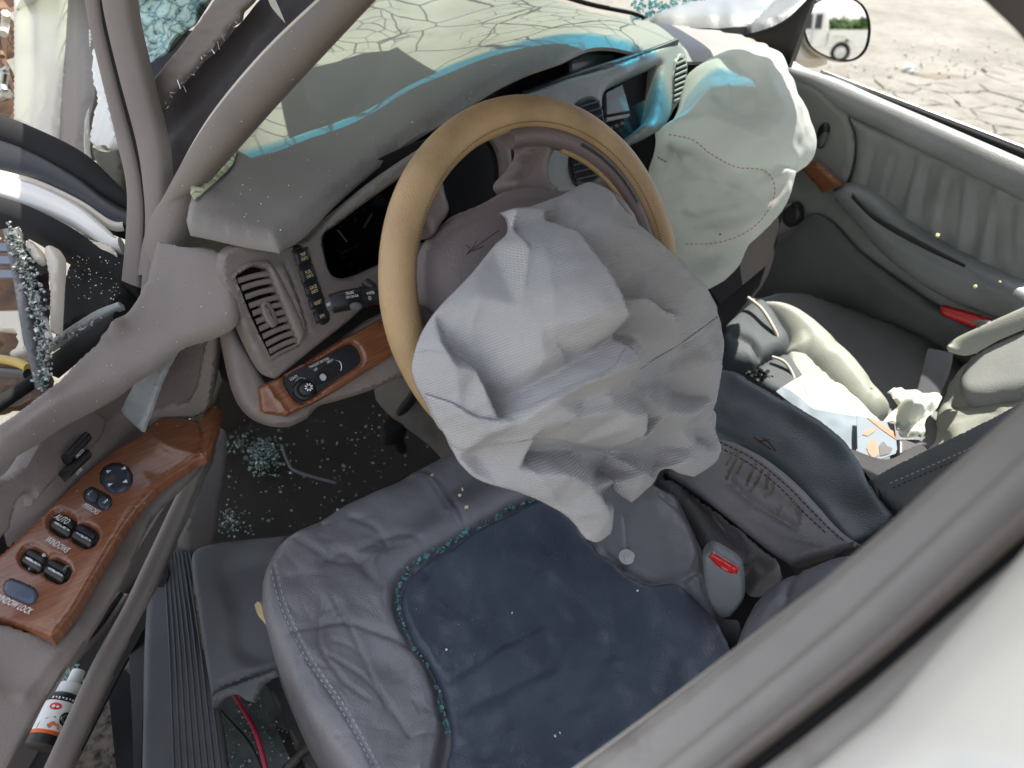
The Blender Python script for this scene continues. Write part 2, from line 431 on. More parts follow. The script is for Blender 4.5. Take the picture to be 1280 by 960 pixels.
def wood(name, dark, mid, light):
    m, nt, p = newmat(name); p.inputs['Roughness'].default_value = .3; p.inputs['Coat Weight'].default_value = .5; p.inputs['Coat Roughness'].default_value = .12
    tc = N(nt, 'ShaderNodeTexCoord'); mp = N(nt, 'ShaderNodeMapping'); mp.inputs['Scale'].default_value = (26, 330, 1)
    nt.links.new(tc.outputs['UV'], mp.inputs[0]); nz = N(nt, 'ShaderNodeTexNoise', scale=1, detail=7, rough=.55, dist=.35); nt.links.new(mp.outputs[0], nz.inputs['Vector'])
    r = ramp(nt, [(.25, dark), (.5, mid), (.75, light)], nz.outputs[0]); nt.links.new(r.outputs[0], p.inputs['Base Color'])
    return m
def weave(name, col, sc=900, st=.35, stain=None, trans=.0):
    m, nt, p = newmat(name); p.inputs['Roughness'].default_value = .85; p.inputs['Sheen Weight'].default_value = .15; p.inputs['Specular IOR Level'].default_value = .2
    tc = N(nt, 'ShaderNodeTexCoord'); nz = N(nt, 'ShaderNodeTexNoise', scale=7, detail=6); nt.links.new(tc.outputs['UV'], nz.inputs['Vector'])
    r = ramp(nt, [(.3, [c*.86 for c in col]), (.6, col)], nz.outputs[0]); out = r.outputs[0]
    if stain:
        n2 = N(nt, 'ShaderNodeTexNoise', scale=stain[0], detail=3); nt.links.new(tc.outputs['UV'], n2.inputs['Vector'])
        rr = ramp(nt, [(stain[1], (0, 0, 0)), (stain[1]+.06, (.7, .7, .7))], n2.outputs[0]); mx = N(nt, 'ShaderNodeMix', data_type='RGBA')
        nt.links.new(rr.outputs[0], mx.inputs[0]); nt.links.new(out, mx.inputs[6]); mx.inputs[7].default_value = (*stain[2], 1); out = mx.outputs[2]
    nt.links.new(out, p.inputs['Base Color'])
    h = None
    for ang in (0, 1.5708):
        mp = N(nt, 'ShaderNodeMapping'); mp.inputs['Rotation'].default_value = (0, 0, ang); nt.links.new(tc.outputs['UV'], mp.inputs[0])
        w = N(nt, 'ShaderNodeTexWave', scale=sc/6.2832*(1 if ang == 0 else .55)); w.inputs['Distortion'].default_value = .0; nt.links.new(mp.outputs[0], w.inputs['Vector'])
        if h is None: h = w.outputs[0]
        else:
            a = N(nt, 'ShaderNodeMath', operation='ADD'); nt.links.new(h, a.inputs[0]); nt.links.new(w.outputs[0], a.inputs[1]); h = a.outputs[0]
    b = N(nt, 'ShaderNodeBump'); b.inputs['Strength'].default_value = st; b.inputs['Distance'].default_value = .0008
    n3 = N(nt, 'ShaderNodeTexNoise', scale=38, detail=5); nt.links.new(tc.outputs['UV'], n3.inputs['Vector'])
    b3 = N(nt, 'ShaderNodeBump'); b3.inputs['Strength'].default_value = .25; b3.inputs['Distance'].default_value = .006; nt.links.new(n3.outputs[0], b3.inputs['Height'])
    nt.links.new(h, b.inputs['Height']); nt.links.new(b3.outputs[0], b.inputs['Normal']); nt.links.new(b.outputs[0], p.inputs['Normal'])
    if trans:
        tr = N(nt, 'ShaderNodeBsdfTranslucent'); nt.links.new(out, tr.inputs[0]); mxs = N(nt, 'ShaderNodeMixShader'); mxs.inputs[0].default_value = trans
        nt.links.new(p.outputs[0], mxs.inputs[1]); nt.links.new(tr.outputs[0], mxs.inputs[2])
        nt.links.new(mxs.outputs[0], nt.nodes['Material Output'].inputs[0])
    return m
LEA = ('leather', 520, .35); GRN = ('noise', 700, .22)
M = dict(
 taupe=plain('taupe_plastic', (.195, .162, .14), .5, ('noise', 420, .35), .10, dust=(330, .71, (.42, .42, .40))),
 taupe_dk=plain('taupe_dark_plastic', (.13, .113, .104), .55, GRN, .1),
 dash=plain('dash_vinyl', (.225, .197, .172), .52, ('leather', 620, .3), .08, dust=(300, .73, (.55, .55, .5))),
 pillar=plain('pillar_trim', (.20, .165, .14), .6, ('noise', 600, .3), .12, vscale=6, dust=(160, .74, (.32, .29, .25))),
 grey=plain('grey_vinyl', (.25, .255, .24), .42, LEA, .1),
 greylt=plain('light_grey_vinyl', (.29, .30, .29), .38, LEA, .08),
 arm=plain('armrest_vinyl', (.185, .20, .195), .36, LEA, .1),
 seat=plain('seat_leather', (.185, .178, .19), .31, LEA, .14, dust=(260, .76, (.35, .37, .38))),
 insert=plain('seat_insert_leather', (.066, .078, .104), .30, LEA, .16, dust=(330, .75, (.3, .33, .36))),
 pseat=plain('green_cast_leather', (.34, .35, .30), .6, LEA, .08),  # pale green tone carries the greenish light of the passenger side
 pseat_dk=plain('passenger_side_leather', (.10, .105, .10), .5, LEA, .12),
 seatband=plain('dark_band_leather', (.07, .085, .09), .68, LEA, .12),
 lid=plain('console_leather', (.062, .078, .083), .40, LEA, .18, dust=(60, .70, (.10, .06, .04))),
 lidside=plain('console_side_leather', (.215, .20, .205), .45, LEA, .1, dust=(120, .80, (.2, .09, .05))),
 trim=plain('grey_trim_plastic', (.085, .085, .09), .55, GRN, .12, dust=(380, .73, (.3, .3, .3))),
 black=plain('black_plastic', (.012, .012, .013), .4, ('noise', 500, .15), .2),
 blackm=plain('black_rubber', (.014, .014, .014), .8, ('noise', 300, .2), .2, spec=.25, dust=(260, .72, (.3, .3, .3))),
 void=plain('dark_cavity', (.012, .010, .010), .9, None, .3),  # near-black painted for the shade inside gaps and recesses
 maroon=plain('bare_pillar_steel', (.035, .024, .024), .7, ('noise', 120, .2), .25),
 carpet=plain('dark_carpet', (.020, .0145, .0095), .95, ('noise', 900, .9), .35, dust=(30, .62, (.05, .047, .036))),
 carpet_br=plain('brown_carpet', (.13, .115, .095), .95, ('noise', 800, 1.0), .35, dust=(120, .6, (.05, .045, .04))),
 paint=plain('white_paint', (.80, .765, .68), .22, None, .04, coat=.5, dust=(40, .70, (.55, .52, .45))),
 cream=plain('cream_primer', (.62, .56, .46), .45, None, .08, dust=(30, .66, (.35, .28, .2))),
 steel=plain('bright_steel', (.55, .55, .53), .3, None, .15, metal=1),
 rust=plain('rusty_steel', (.16, .09, .05), .7, ('noise', 90, .5), .4, metal=.3),
 tan=plain('tan_leather', (.455, .30, .15), .52, LEA, .14, vscale=14, dust=(18, .62, (.52, .385, .225))),
 tan_dk=plain('tan_stitch', (.16, .085, .035), .7),
 wheel=plain('wheel_leather', (.185, .14, .13), .42, LEA, .1),
 hub=plain('wheel_hub_vinyl', (.225, .185, .18), .5, ('leather', 420, .35), .06),
 stitch=plain('dark_thread', (.03, .03, .035), .8),
 stitchlt=plain('pale_thread', (.40, .40, .40), .8),
 wood=wood('burl_wood_trim', (.115, .036, .015), (.195, .070, .029), (.275, .108, .047)),
 white=plain('white_print', (.80, .79, .74), .6), gold=plain('gold_print', (.75, .62, .32), .5),
 bag=weave('airbag_nylon', (.50, .482, .475), 1300, .8, (9, .69, (.45, .36, .24))),
 pbag=weave('passenger_airbag_nylon', (.86, .88, .82), 1500, .3, None, .55),
 red=plain('red_plastic', (.55, .012, .012), .25, coat=.5), redwire=plain('red_wire', (.42, .015, .05), .4), redthread=plain('red_thread', (.48, .17, .14), .8),
 orange=plain('orange_band', (.75, .13, .01), .4), skin=plain('photo_tan', (.42, .22, .12), .5),
 coin=plain('coin_nickel', (.60, .59, .55), .35, ('noise', 900, .8), .2, metal=1), silver=plain('silver', (.5, .5, .5), .3, metal=1),
 paper=plain('white_paper', (.78, .79, .74), .8, ('noise', 60, .3), .04, sheen=.1), bluepaper=plain('blue_grey_paper', (.25, .31, .36), .6, None, .1), tissue=weave('tissue', (.80, .82, .70), 2500, .1, None, .2),
 screen=plain('dull_screen', (.16, .17, .15), .25, None, .25),
 pic_orange=plain('photo_orange', (.7, .2, .08), .5),
 gravel=plain('brown_gravel', (.085, .066, .048), .95, ('noise', 120, 1.0), .6, vscale=60), blood=plain('dried_stain', (.06, .03, .022), .8), mesh=plain('speaker_cloth', (.17, .13, .12), .9, ('noise', 1100, .8), .2),
 belt=weave('belt_webbing', (.16, .16, .165), 1800, .5), truckglass=plain('truck_glass', (.02, .03, .035), .08),
 tyre=plain('tyre_rubber', (.02, .02, .02), .8), chrome=plain('chrome', (.7, .7, .7), .15, metal=1),
 leafm=plain('far_foliage', (.055, .10, .025), .9, None, .4, vscale=.3), trunk=plain('bark', (.10, .07, .05), .9, ('noise', 20, .5)),
 stone=plain('pale_stone', (.55, .53, .48), .9, ('noise', 60, .5)),
)
M['ptrim'] = plain('pillar_grey_trim', (.285, .262, .235), .4, ('noise', 900, .15), .2, vscale=5, dust=(9, .56, (.22, .175, .155)))
def glassmat(name, col, alpha, rough=.05):
    m, nt, p = newmat(name); nt.nodes.remove(p)
    t = N(nt, 'ShaderNodeBsdfTransparent'); t.inputs[0].default_value = (*col, 1)
    g = N(nt, 'ShaderNodeBsdfGlossy'); g.inputs['Roughness'].default_value = rough
    fr = N(nt, 'ShaderNodeFresnel'); fm = N(nt, 'ShaderNodeMath', operation='MULTIPLY'); fm.inputs[1].default_value = alpha; nt.links.new(fr.outputs[0], fm.inputs[0]); mx = N(nt, 'ShaderNodeMixShader'); nt.links.new(fm.outputs[0], mx.inputs[0])
    nt.links.new(t.outputs[0], mx.inputs[1]); nt.links.new(g.outputs[0], mx.inputs[2])
    nt.links.new(mx.outputs[0], nt.nodes['Material Output'].inputs[0]); return m
def crumbmat():
    m, nt, p = newmat('crumbled_glass'); p.inputs['Roughness'].default_value = .08; p.inputs['Base Color'].default_value = (.30, .62, .62, 1)
    p.inputs['Transmission Weight'].default_value = .55; p.inputs['IOR'].default_value = 1.45
    return m
def crumbmix(name, dark, mid, lite):
    m, nt, p = newmat(name); p.inputs['Roughness'].default_value = .12; p.inputs['Transmission Weight'].default_value = .25
    tc = N(nt, 'ShaderNodeTexCoord'); nz = N(nt, 'ShaderNodeTexNoise', scale=170, detail=2); nt.links.new(tc.outputs['Object'], nz.inputs['Vector'])
    r = ramp(nt, [(.36, dark), (.5, mid), (.64, lite)], nz.outputs[0]); nt.links.new(r.outputs[0], p.inputs['Base Color']); return m
M['crumb'] = crumbmat(); M['crumb_mix'] = crumbmix('dirty_glass_crumbs', (.03, .04, .035), (.22, .26, .23), (.7, .74, .70)); M['crumb_dull'] = crumbmix('dull_glass_crumbs', (.04, .055, .05), (.16, .22, .19), (.45, .52, .47))
M['crumb'].name = 'teal_glass_crumbs'; M['lens'] = glassmat('gauge_lens', (.5, .52, .55), .04)
M['mirror'], _nt, _p = newmat('mirror_silver'); _p.inputs['Metallic'].default_value = 1; _p.inputs['Roughness'].default_value = .01; _p.inputs['Base Color'].default_value = (.88, .9, .9, 1)
def shatter(name, tint, white, scale, fade=None):
    """laminated glass: clear tinted sheet, crack lines, crazed white patches; a blue-green shade band near its upper edge (by V)"""
    m, nt, p = newmat(name); p.inputs['Base Color'].default_value = (*white, 1); p.inputs['Roughness'].default_value = .35
    tc = N(nt, 'ShaderNodeTexCoord'); wz = N(nt, 'ShaderNodeTexNoise', scale=scale*.5, detail=3); nt.links.new(tc.outputs['UV'], wz.inputs['Vector'])
    mv = N(nt, 'ShaderNodeMix', data_type='VECTOR'); mv.inputs[0].default_value = .06; nt.links.new(tc.outputs['UV'], mv.inputs[4]); nt.links.new(wz.outputs['Color'], mv.inputs[5])
    hs = None
    for sc, wd in ((scale, .013), (scale*2.7, .022)):
        v = N(nt, 'ShaderNodeTexVoronoi', scale=sc, feature='DISTANCE_TO_EDGE'); nt.links.new(mv.outputs[1], v.inputs['Vector'])
        r = ramp(nt, [(0, (1, 1, 1)), (wd, (0, 0, 0))], v.outputs[0])
        if sc > scale:
            nz = N(nt, 'ShaderNodeTexNoise', scale=scale*.45, detail=2); nt.links.new(tc.outputs['UV'], nz.inputs['Vector'])
            r2 = ramp(nt, [(.44, (0, 0, 0)), (.54, (1, 1, 1))], nz.outputs[0]); mu = N(nt, 'ShaderNodeMath', operation='MULTIPLY')
            nt.links.new(r.outputs[0], mu.inputs[0]); nt.links.new(r2.outputs[0], mu.inputs[1]); a = N(nt, 'ShaderNodeMath', operation='MAXIMUM')
            nt.links.new(hs, a.inputs[0]); nt.links.new(mu.outputs[0], a.inputs[1]); hs = a.outputs[0]
        else: hs = r.outputs[0]
    tr = N(nt, 'ShaderNodeBsdfTransparent')
    if fade:
        sp = N(nt, 'ShaderNodeSeparateXYZ'); nt.links.new(tc.outputs['UV'], sp.inputs[0])       # band deepened towards the passenger side to throw more cyan light there
        am = N(nt, 'ShaderNodeMath', operation='MULTIPLY_ADD'); am.inputs[1].default_value = .055; nt.links.new(sp.outputs[0], am.inputs[0]); nt.links.new(sp.outputs[1], am.inputs[2])
        rb = ramp(nt, [(fade[0], tint), (fade[1], fade[2])], am.outputs[0]); nt.links.new(rb.outputs[0], tr.inputs[0])
    else: tr.inputs[0].default_value = (*tint, 1)
    gl = N(nt, 'ShaderNodeBsdfGlossy'); gl.inputs['Roughness'].default_value = .04; fr = N(nt, 'ShaderNodeFresnel'); m0 = N(nt, 'ShaderNodeMixShader')
    nt.links.new(fr.outputs[0], m0.inputs[0]); nt.links.new(tr.outputs[0], m0.inputs[1]); nt.links.new(gl.outputs[0], m0.inputs[2])
    mx = N(nt, 'ShaderNodeMixShader'); nt.links.new(hs, mx.inputs[0]); nt.links.new(m0.outputs[0], mx.inputs[1]); nt.links.new(p.outputs[0], mx.inputs[2])
    nt.links.new(mx.outputs[0], nt.nodes['Material Output'].inputs[0]); return m
M['windshield'] = shatter('cracked_windshield', (.86, .95, .90), (.45, .5, .48), 7.0, (.962, .985, (.10, .62, .80)))
def crazed():
    m, nt, p = newmat('crazed_glass'); p.inputs['Roughness'].default_value = .2; p.inputs['Transmission Weight'].default_value = .15
    tc = N(nt, 'ShaderNodeTexCoord'); wz = N(nt, 'ShaderNodeTexNoise', scale=30, detail=3); nt.links.new(tc.outputs['UV'], wz.inputs['Vector'])
    mv = N(nt, 'ShaderNodeMix', data_type='VECTOR'); mv.inputs[0].default_value = .05; nt.links.new(tc.outputs['UV'], mv.inputs[4]); nt.links.new(wz.outputs['Color'], mv.inputs[5])
    v = N(nt, 'ShaderNodeTexVoronoi', scale=34, feature='DISTANCE_TO_EDGE'); v2 = N(nt, 'ShaderNodeTexVoronoi', scale=190, feature='DISTANCE_TO_EDGE')
    for t in (v, v2): nt.links.new(mv.outputs[1], t.inputs['Vector'])
    r = ramp(nt, [(0, (.05, .09, .09)), (.045, (.30, .44, .40)), (.2, (.62, .76, .68))], v.outputs[0]); r2 = ramp(nt, [(0, (.5, .6, .6)), (.08, (1, 1, 1))], v2.outputs[0])
    mm = N(nt, 'ShaderNodeMix', data_type='RGBA', blend_type='MULTIPLY'); mm.inputs[0].default_value = .8; nt.links.new(r.outputs[0], mm.inputs[6]); nt.links.new(r2.outputs[0], mm.inputs[7])
    nt.links.new(mm.outputs[2], p.inputs['Base Color']); return m
M['shard'] = crazed()
# ================================================================== ground
def ground_mat():
    m, nt, p = newmat('pale_concrete'); p.inputs['Roughness'].default_value = .95
    tc = N(nt, 'ShaderNodeTexCoord'); co = tc.outputs['Object']
    a = N(nt, 'ShaderNodeTexNoise', scale=.6, detail=9, rough=.7); b = N(nt, 'ShaderNodeTexNoise', scale=60, detail=5, rough=.8); c = N(nt, 'ShaderNodeTexNoise', scale=6, detail=8, rough=.7)
    for t in (a, b, c): nt.links.new(co, t.inputs['Vector'])
    r = ramp(nt, [(.36, (.185, .172, .142)), (.5, (.245, .23, .195)), (.66, (.30, .282, .243))], a.outputs[0])
    r2 = ramp(nt, [(.30, (.45, .42, .38)), (.48, (1, 1, 1))], b.outputs[0]); r3 = ramp(nt, [(.30, (.62, .58, .5)), (.52, (1, 1, 1))], c.outputs[0])
    m1 = N(nt, 'ShaderNodeMix', data_type='RGBA', blend_type='MULTIPLY'); m1.inputs[0].default_value = .8; nt.links.new(r.outputs[0], m1.inputs[6]); nt.links.new(r2.outputs[0], m1.inputs[7])
    m2 = N(nt, 'ShaderNodeMix', data_type='RGBA', blend_type='MULTIPLY'); m2.inputs[0].default_value = .8; nt.links.new(m1.outputs[2], m2.inputs[6]); nt.links.new(r3.outputs[0], m2.inputs[7])
    nt.links.new(m2.outputs[2], p.inputs['Base Color'])
    bp = N(nt, 'ShaderNodeBump'); bp.inputs['Strength'].default_value = .5; bp.inputs['Distance'].default_value = .02; nt.links.new(b.outputs[0], bp.inputs['Height']); nt.links.new(bp.outputs[0], p.inputs['Normal'])
    return m
M['ground'] = ground_mat()
M['dirt'] = plain('crack_dirt', (.16, .135, .095), .95, ('noise', 30, .6), .4)
def sheet(name, x0, x1, y0, y1, z, mat, kind='structure'):
    me = mesh(name, [(x0, y0, z), (x1, y0, z), (x1, y1, z), (x0, y1, z)], [(0, 1, 2, 3)], False)
    return link(name, me, mat, None, kind)
sheet('gravel_strip', -1.5, -.62, -.6, 1.1, .004, M['gravel'])
crumbs('gravel', [((rng.uniform(-1.2, -.7), rng.uniform(-.1, .6), .008), rng.uniform(.003, .008)) for _ in range(1500)], M['gravel'])
sheet('ground', -400, 400, -400, 400, 0, M['ground'])
def blob_sheet(name, P, z, mat):
    L = smooth_loop(P, .12); L = L+np.stack([vnoise(L[:, 0]*2, L[:, 1]*2), vnoise(L[:, 0]*2+9, L[:, 1]*2+4)], 1)*.35
    return link(name, mesh(name, [(x, y, z) for x, y in L], [tuple(range(len(L)))], False), mat, None, 'structure')
blob_sheet('dirt_patch', [(2.3, -1.2), (7.3, -1.2), (7.4, .9), (6.6, 1.75), (5.3, 2.05), (4.2, 2.15), (3.2, 2.2), (2.3, 2.2)], .004, M['dirt'])
# cracked pavement: every block a chipped polygon of its own, standing proud of the dirt in the joints
def clip(poly, p, q):
    mid = (p+q)/2; d = q-p; out = []
    for i in range(len(poly)):
        a, b = poly[i], poly[(i+1) % len(poly)]; sa = (a-mid)@d; sb = (b-mid)@d
        if sa <= 0: out.append(a)
        if sa*sb < 0: out.append(a+(b-a)*sa/(sa-sb))
    return out
rg = np.random.default_rng(3)
sites = np.array([(x+rg.uniform(-.13, .13), y+rg.uniform(-.13, .13)) for x in np.arange(2.2, 7.4, .27) for y in np.arange(-1.2, 2.9, .27)])
Vb, Fb = [], []
for i, p in enumerate(sites):
    if p[1] > 2.15-.16*(p[0]-4.5)+.25*vnoise(np.array([p[0]*2.]), np.array([p[1]*2.]))[0] or p[0] > 7.2: continue
    poly = [p+np.array(v) for v in ((-.6, -.6), (.6, -.6), (.6, .6), (-.6, .6))]
    dd = np.linalg.norm(sites-p, axis=1)
    for j in np.argsort(dd)[1:16]: poly = clip(poly, p, sites[j])
    poly = np.array(poly); c = poly.mean(0); per = []
    for k in range(len(poly)):
        a, b = poly[k], poly[(k+1) % len(poly)]
        for t in (0, .33, .66): per.append(a+(b-a)*t+rg.normal(0, .012, 2)*(t > 0))
    per = np.array(per); per = c+(per-c)*(1-.0045/np.maximum(.08, np.linalg.norm(per-c, axis=1)))[:, None]
    z = .016+rg.uniform(0, .006); k = len(Vb); n = len(per)
    Vb += [(*q, z-.006) for q in per]+[(*(c+(q-c)*.95), z) for q in per]+[(*q, -.01) for q in per]
    Fb += [(k+a, k+(a+1) % n, k+n+(a+1) % n, k+n+a) for a in range(n)]+[tuple(k+n+a for a in range(n))]+[(k+2*n+a, k+2*n+(a+1) % n, k+(a+1) % n, k+a) for a in range(n)]
link('cracked_pavement', mesh('cracked_pavement', Vb, Fb, False), M['ground'], None, 'structure')
def rock(c, s):
    bm = bmesh.new(); bmesh.ops.create_icosphere(bm, subdivisions=3, radius=1)
    for v in bm.verts:
        k = 1+.5*vnoise(np.array([v.co.x*1.7+5]), np.array([v.co.y*1.7+v.co.z*1.3]))[0]
        v.co = Vector((c[0]+v.co.x*s*k*1.2, c[1]+v.co.y*s*k, max(.0, c[2]+v.co.z*s*k*.8)))
    me = bpy.data.meshes.new('rock'); bm.to_mesh(me); bm.free(); return link('rock', me, M['stone'])
tag(rock((5.31, 2.16, .03), .052), 'small pale stone lying alone on the concrete beyond the passenger window', 'stone')
# scattered grit along the broken edge
gr = []
for _ in range(420):
    x = rg.uniform(3.2, 8); y = 2.15-.16*(x-4.5)+rg.normal(.15, .35); gr.append(((x, y, .012), rg.uniform(.006, .026)))
crumbs('grit', gr, M['stone'])

# ================================================================== body shell
body = thing('wrecked_sedan', (0, .2, .22), 'white sedan body shell, crushed along the driver side, windshield cracked', 'car body')
floor = None
def quadsheet(name, P, mat, parent=None, n=12, m=12, thick=.02, sag=None, kind=None):
    """bilinear panel with thickness; P = four corners"""
    P = [np.array(p, float) for p in P]; V = []; UV = []
    for i in range(n+1):
        for j in range(m+1):
            s, t = i/n, j/m; q = (P[0]*(1-s)+P[1]*s)*(1-t)+(P[3]*(1-s)+P[2]*s)*t
            if sag: q = q+sag(s, t)
            V.append(q); UV.append((s*np.linalg.norm(P[1]-P[0]), t))
    nn = np.cross(P[1]-P[0], P[3]-P[0]); nn /= np.linalg.norm(nn); k = len(V); F = []
    V += [v-nn*thick for v in V]; UV += UV
    w = m+1
    for i in range(n):
        for j in range(m):
            a = i*w+j; F.append((a, a+w, a+w+1, a+1)); F.append((k+a, k+a+1, k+a+w+1, k+a+w))
    for i in range(n): F.append((i*w+w, i*w, k+i*w, k+i*w+w)); a = i*w+m; F.append((a, a+w, k+a+w, k+a))
    for j in range(m): F.append((j, j+1, k+j+1, k+j)); a = n*w+j; F.append((a+1, a, k+a, k+a+1))
    return link(name, mesh(name, V, F, True, 40, UV), mat, parent, kind)
# roof with its headliner, over the cabin, front edge carried forward to shade the dash
arch = lambda s, t: np.array([0, 0, .05*math.sin(math.pi*s)])
HDX = [-.60, -.38, -.125, .11, .25, .42, .53]; HDY = [.36, .44, .555, .61, .545, .445, .235]        # windshield header out of view, bowed forward so its shadow edge crosses the dash
def hdr(x, dz=0, dy=0): return np.array([x, np.interp(x, HDX, HDY)+dy, 1.385+.04*(1-(x/.55)**2)+dz])
def between(name, A, B, mat, parent, thick, n=24, m=16, lift=None):
    V = []; UV = []
    for i in range(n+1):
        for j in range(m+1):
            s, t = i/n, j/m; q = np.asarray(A(s))*(1-t)+np.asarray(B(s))*t
            if lift: q = q+lift(s, t)
            V.append(q); UV.append((s*1.25, t))
    k = len(V); w = m+1; V += [v-np.array([0, 0, thick]) for v in V]; UV += UV; F = []
    for i in range(n):
        for j in range(m):
            a = i*w+j; F.append((a, a+w, a+w+1, a+1)); F.append((k+a, k+a+1, k+a+w+1, k+a+w))
    for i in range(n): F.append((i*w+w, i*w, k+i*w, k+i*w+w)); a = i*w+m; F.append((a, a+w, k+a+w, k+a))
    for j in range(m): F.append((j, j+1, k+j+1, k+j)); a = n*w+j; F.append((a+1, a, k+a, k+a+1))
    return link(name, mesh(name, V, F, True, 40, UV), mat, parent)
lx = lambda s: -.60+1.13*s
between('roof', lambda s: (lx(s), -1.75, 1.39+.05*math.sin(math.pi*s)), lambda s: hdr(lx(s), .004), M['paint'], body, .004)
between('headliner', lambda s: (lx(s)*.97, -1.72, 1.37+.05*math.sin(math.pi*s)), lambda s: hdr(lx(s)*.97, -.014, -.01), M['taupe'], body, .008)
# windshield, cowl to header (UV v runs 0 at the cowl to 1 at the header)
between('windshield', lambda s: (-.66+1.36*s, 1.40+.12*math.sin(math.pi*s), .965), lambda s: hdr(lx(s)), M['windshield'], body, .004, 30, 24,
        lambda s, t: np.array([0, 0, .05*math.sin(math.pi*s)*math.sin(math.pi*t)]))
tube3('windshield_header', [hdr(x) for x in HDX], .022, M['paint'], body)
# unseen visor added under the header to cast a dark patch on the dash
vz = between('shadow_visor', lambda s: hdr(-.24+.31*s, -.035, .05), lambda s: hdr(-.21+.29*s, -.13, .26), M['taupe'], body, .012, 16, 8)
# passenger side frame: A pillar, roof rail, B pillar
tube3('a_pillar', [(.70, 1.34, .965), (.66, .95, 1.14), (.59, .50, 1.31), (.54, .24, 1.385)], .032, M['greylt'], body)
tube3('roof_rail', [(.54, .24, 1.385), (.575, -.6, 1.41), (.575, -1.75, 1.39)], .03, M['greylt'], body)
tube3('roof_rail', [(-.60, .36, 1.385), (-.605, -.6, 1.40), (-.60, -1.75, 1.385)], .022, M['paint'], body)
tube3('b_pillar', [(.585, -.85, 1.40), (.70, -.82, .95), (.74, -.80, .4)], .055, M['taupe'], body)
quadsheet('rear_door', [(.74, -.88, .35), (.74, -1.8, .35), (.73, -1.8, .93), (.73, -.88, .93)], M['grey'], body)
quadsheet('rear_seat_wall', [(-.7, -1.75, .3), (.7, -1.75, .3), (.6, -1.85, 1.0), (-.6, -1.85, 1.0)], M['grey'], body)
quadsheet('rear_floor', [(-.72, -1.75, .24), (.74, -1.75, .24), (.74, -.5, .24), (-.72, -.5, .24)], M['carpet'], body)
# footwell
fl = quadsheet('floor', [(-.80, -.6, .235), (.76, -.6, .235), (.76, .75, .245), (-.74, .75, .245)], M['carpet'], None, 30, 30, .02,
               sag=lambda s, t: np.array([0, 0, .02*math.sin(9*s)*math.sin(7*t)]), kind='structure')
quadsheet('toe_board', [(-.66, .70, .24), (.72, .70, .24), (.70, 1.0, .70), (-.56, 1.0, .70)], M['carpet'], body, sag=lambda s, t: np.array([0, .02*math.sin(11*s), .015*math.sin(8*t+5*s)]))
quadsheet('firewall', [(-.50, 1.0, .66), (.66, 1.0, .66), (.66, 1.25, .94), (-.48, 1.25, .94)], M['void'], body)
relief('transmission_tunnel', [(480, 470), (560, 500), (600, 560), (620, 640), (540, 560), (470, 500)], [(480, 470, 1.42), (600, 560, 1.35), (540, 560, 1.4)], M['carpet_br'], body, thick=.05, step=10)
# sill with its ribbed scuff plate
SB = pts_base([(225, 690, 1.17), (180, 955, .925), (283, 955, .94)])
relief('sill_plate', [(196, 660, 'c'), (236, 652, 'c'), (240, 760), (262, 840), (276, 890), (290, 1010, 'c'), (176, 1010, 'c'), (178, 900), (180, 800), (186, 720)],
       SB, M['trim'], body, step=4, edge=(9, .006), thick=.04,
       feats=[('noise', 60, .002)])
for i in range(8):
    q = [(203+i*4.6, 690), (210+i*6.3, 800), (214+i*7.6, 900), (218+i*9, 1008)]; dd_ = [SB([p])[0] for p in q]
    band('rib', [(x, y, d-.001) for (x, y), d in zip(q, dd_)], [(x+2.6, y, d-.001) for (x, y), d in zip(q, dd_)], M['trim'], body, .0016, .002, n=16, m=5)
relief('sill_flange', [(160, 800, 'c'), (178, 740), (186, 740, 'c'), (178, 900), (176, 1010, 'c'), (168, 1010, 'c'), (165, 900)], nearer(SB, -.05), M['black'], body, step=6, thick=.03)
relief('body_seam', [(135, 860, 'c'), (160, 840), (176, 900), (178, 1010, 'c'), (150, 1010, 'c')], nearer(SB, -.16), M['blackm'], body, step=8, thick=.03)
relief('kick_panel', [(262, 545), (285, 540), (280, 620), (268, 690), (245, 700), (228, 690), (236, 630)], [(262, 545, 1.18), (280, 690, 1.22), (232, 690, 1.17)], M['taupe_dk'], body, step=6, edge=(8, .01))
# rear edge of the driver's opening: pillar trim, rubber seal, white flange - passes close to the photographer
bp = thing('door_pillar', D(1000, 800, .42), 'pillar at the near edge of the driver opening, grey trim, dark rubber seal, white painted flange', 'car pillar')
def edge_pts(P, d0, d1):
    P = resample([(x, y) for x, y in P], 7); L = [np.array((x, y, d0+(d1-d0)*i/6)) for i, (x, y) in enumerate(P)]
    return [tuple(L[0]+(L[0]-L[1])*2)]+[tuple(p) for p in L]+[tuple(L[-1]+(L[-1]-L[-2])*1.6)]       # the pillar runs on past the frame both ways
i0 = [(660, 1000), (810, 895), (960, 780), (1090, 680), (1180, 600), (1300, 498)]
i1 = [(680, 1000), (822, 900), (970, 787), (1095, 690), (1188, 608), (1305, 507)]
i2 = [(840, 1000), (960, 905), (1090, 800), (1200, 700), (1310, 600)]
i3 = [(868, 1000), (990, 908), (1110, 815), (1220, 720), (1320, 636)]
i4 = [(905, 1000), (1010, 925), (1135, 830), (1240, 745), (1330, 672)]
i5 = [(985, 1000), (1090, 915), (1200, 800), (1320, 690)]
i6 = [(1330, 1060), (1420, 1000), (1470, 900), (1500, 760)]
band('edge_binding', edge_pts(i0, .42, .37), edge_pts(i1, .415, .365), M['cream'], bp, .003, .004)
band('inner_trim', edge_pts(i1, .414, .364), edge_pts(i2, .36, .315), M['ptrim'], bp, .014, .01, m=30, prof=([0, .06, .25, .45, .62, .72, .85, .95, 1], [0, .55, 1, 1.05, .75, .55, .75, .6, 0]))
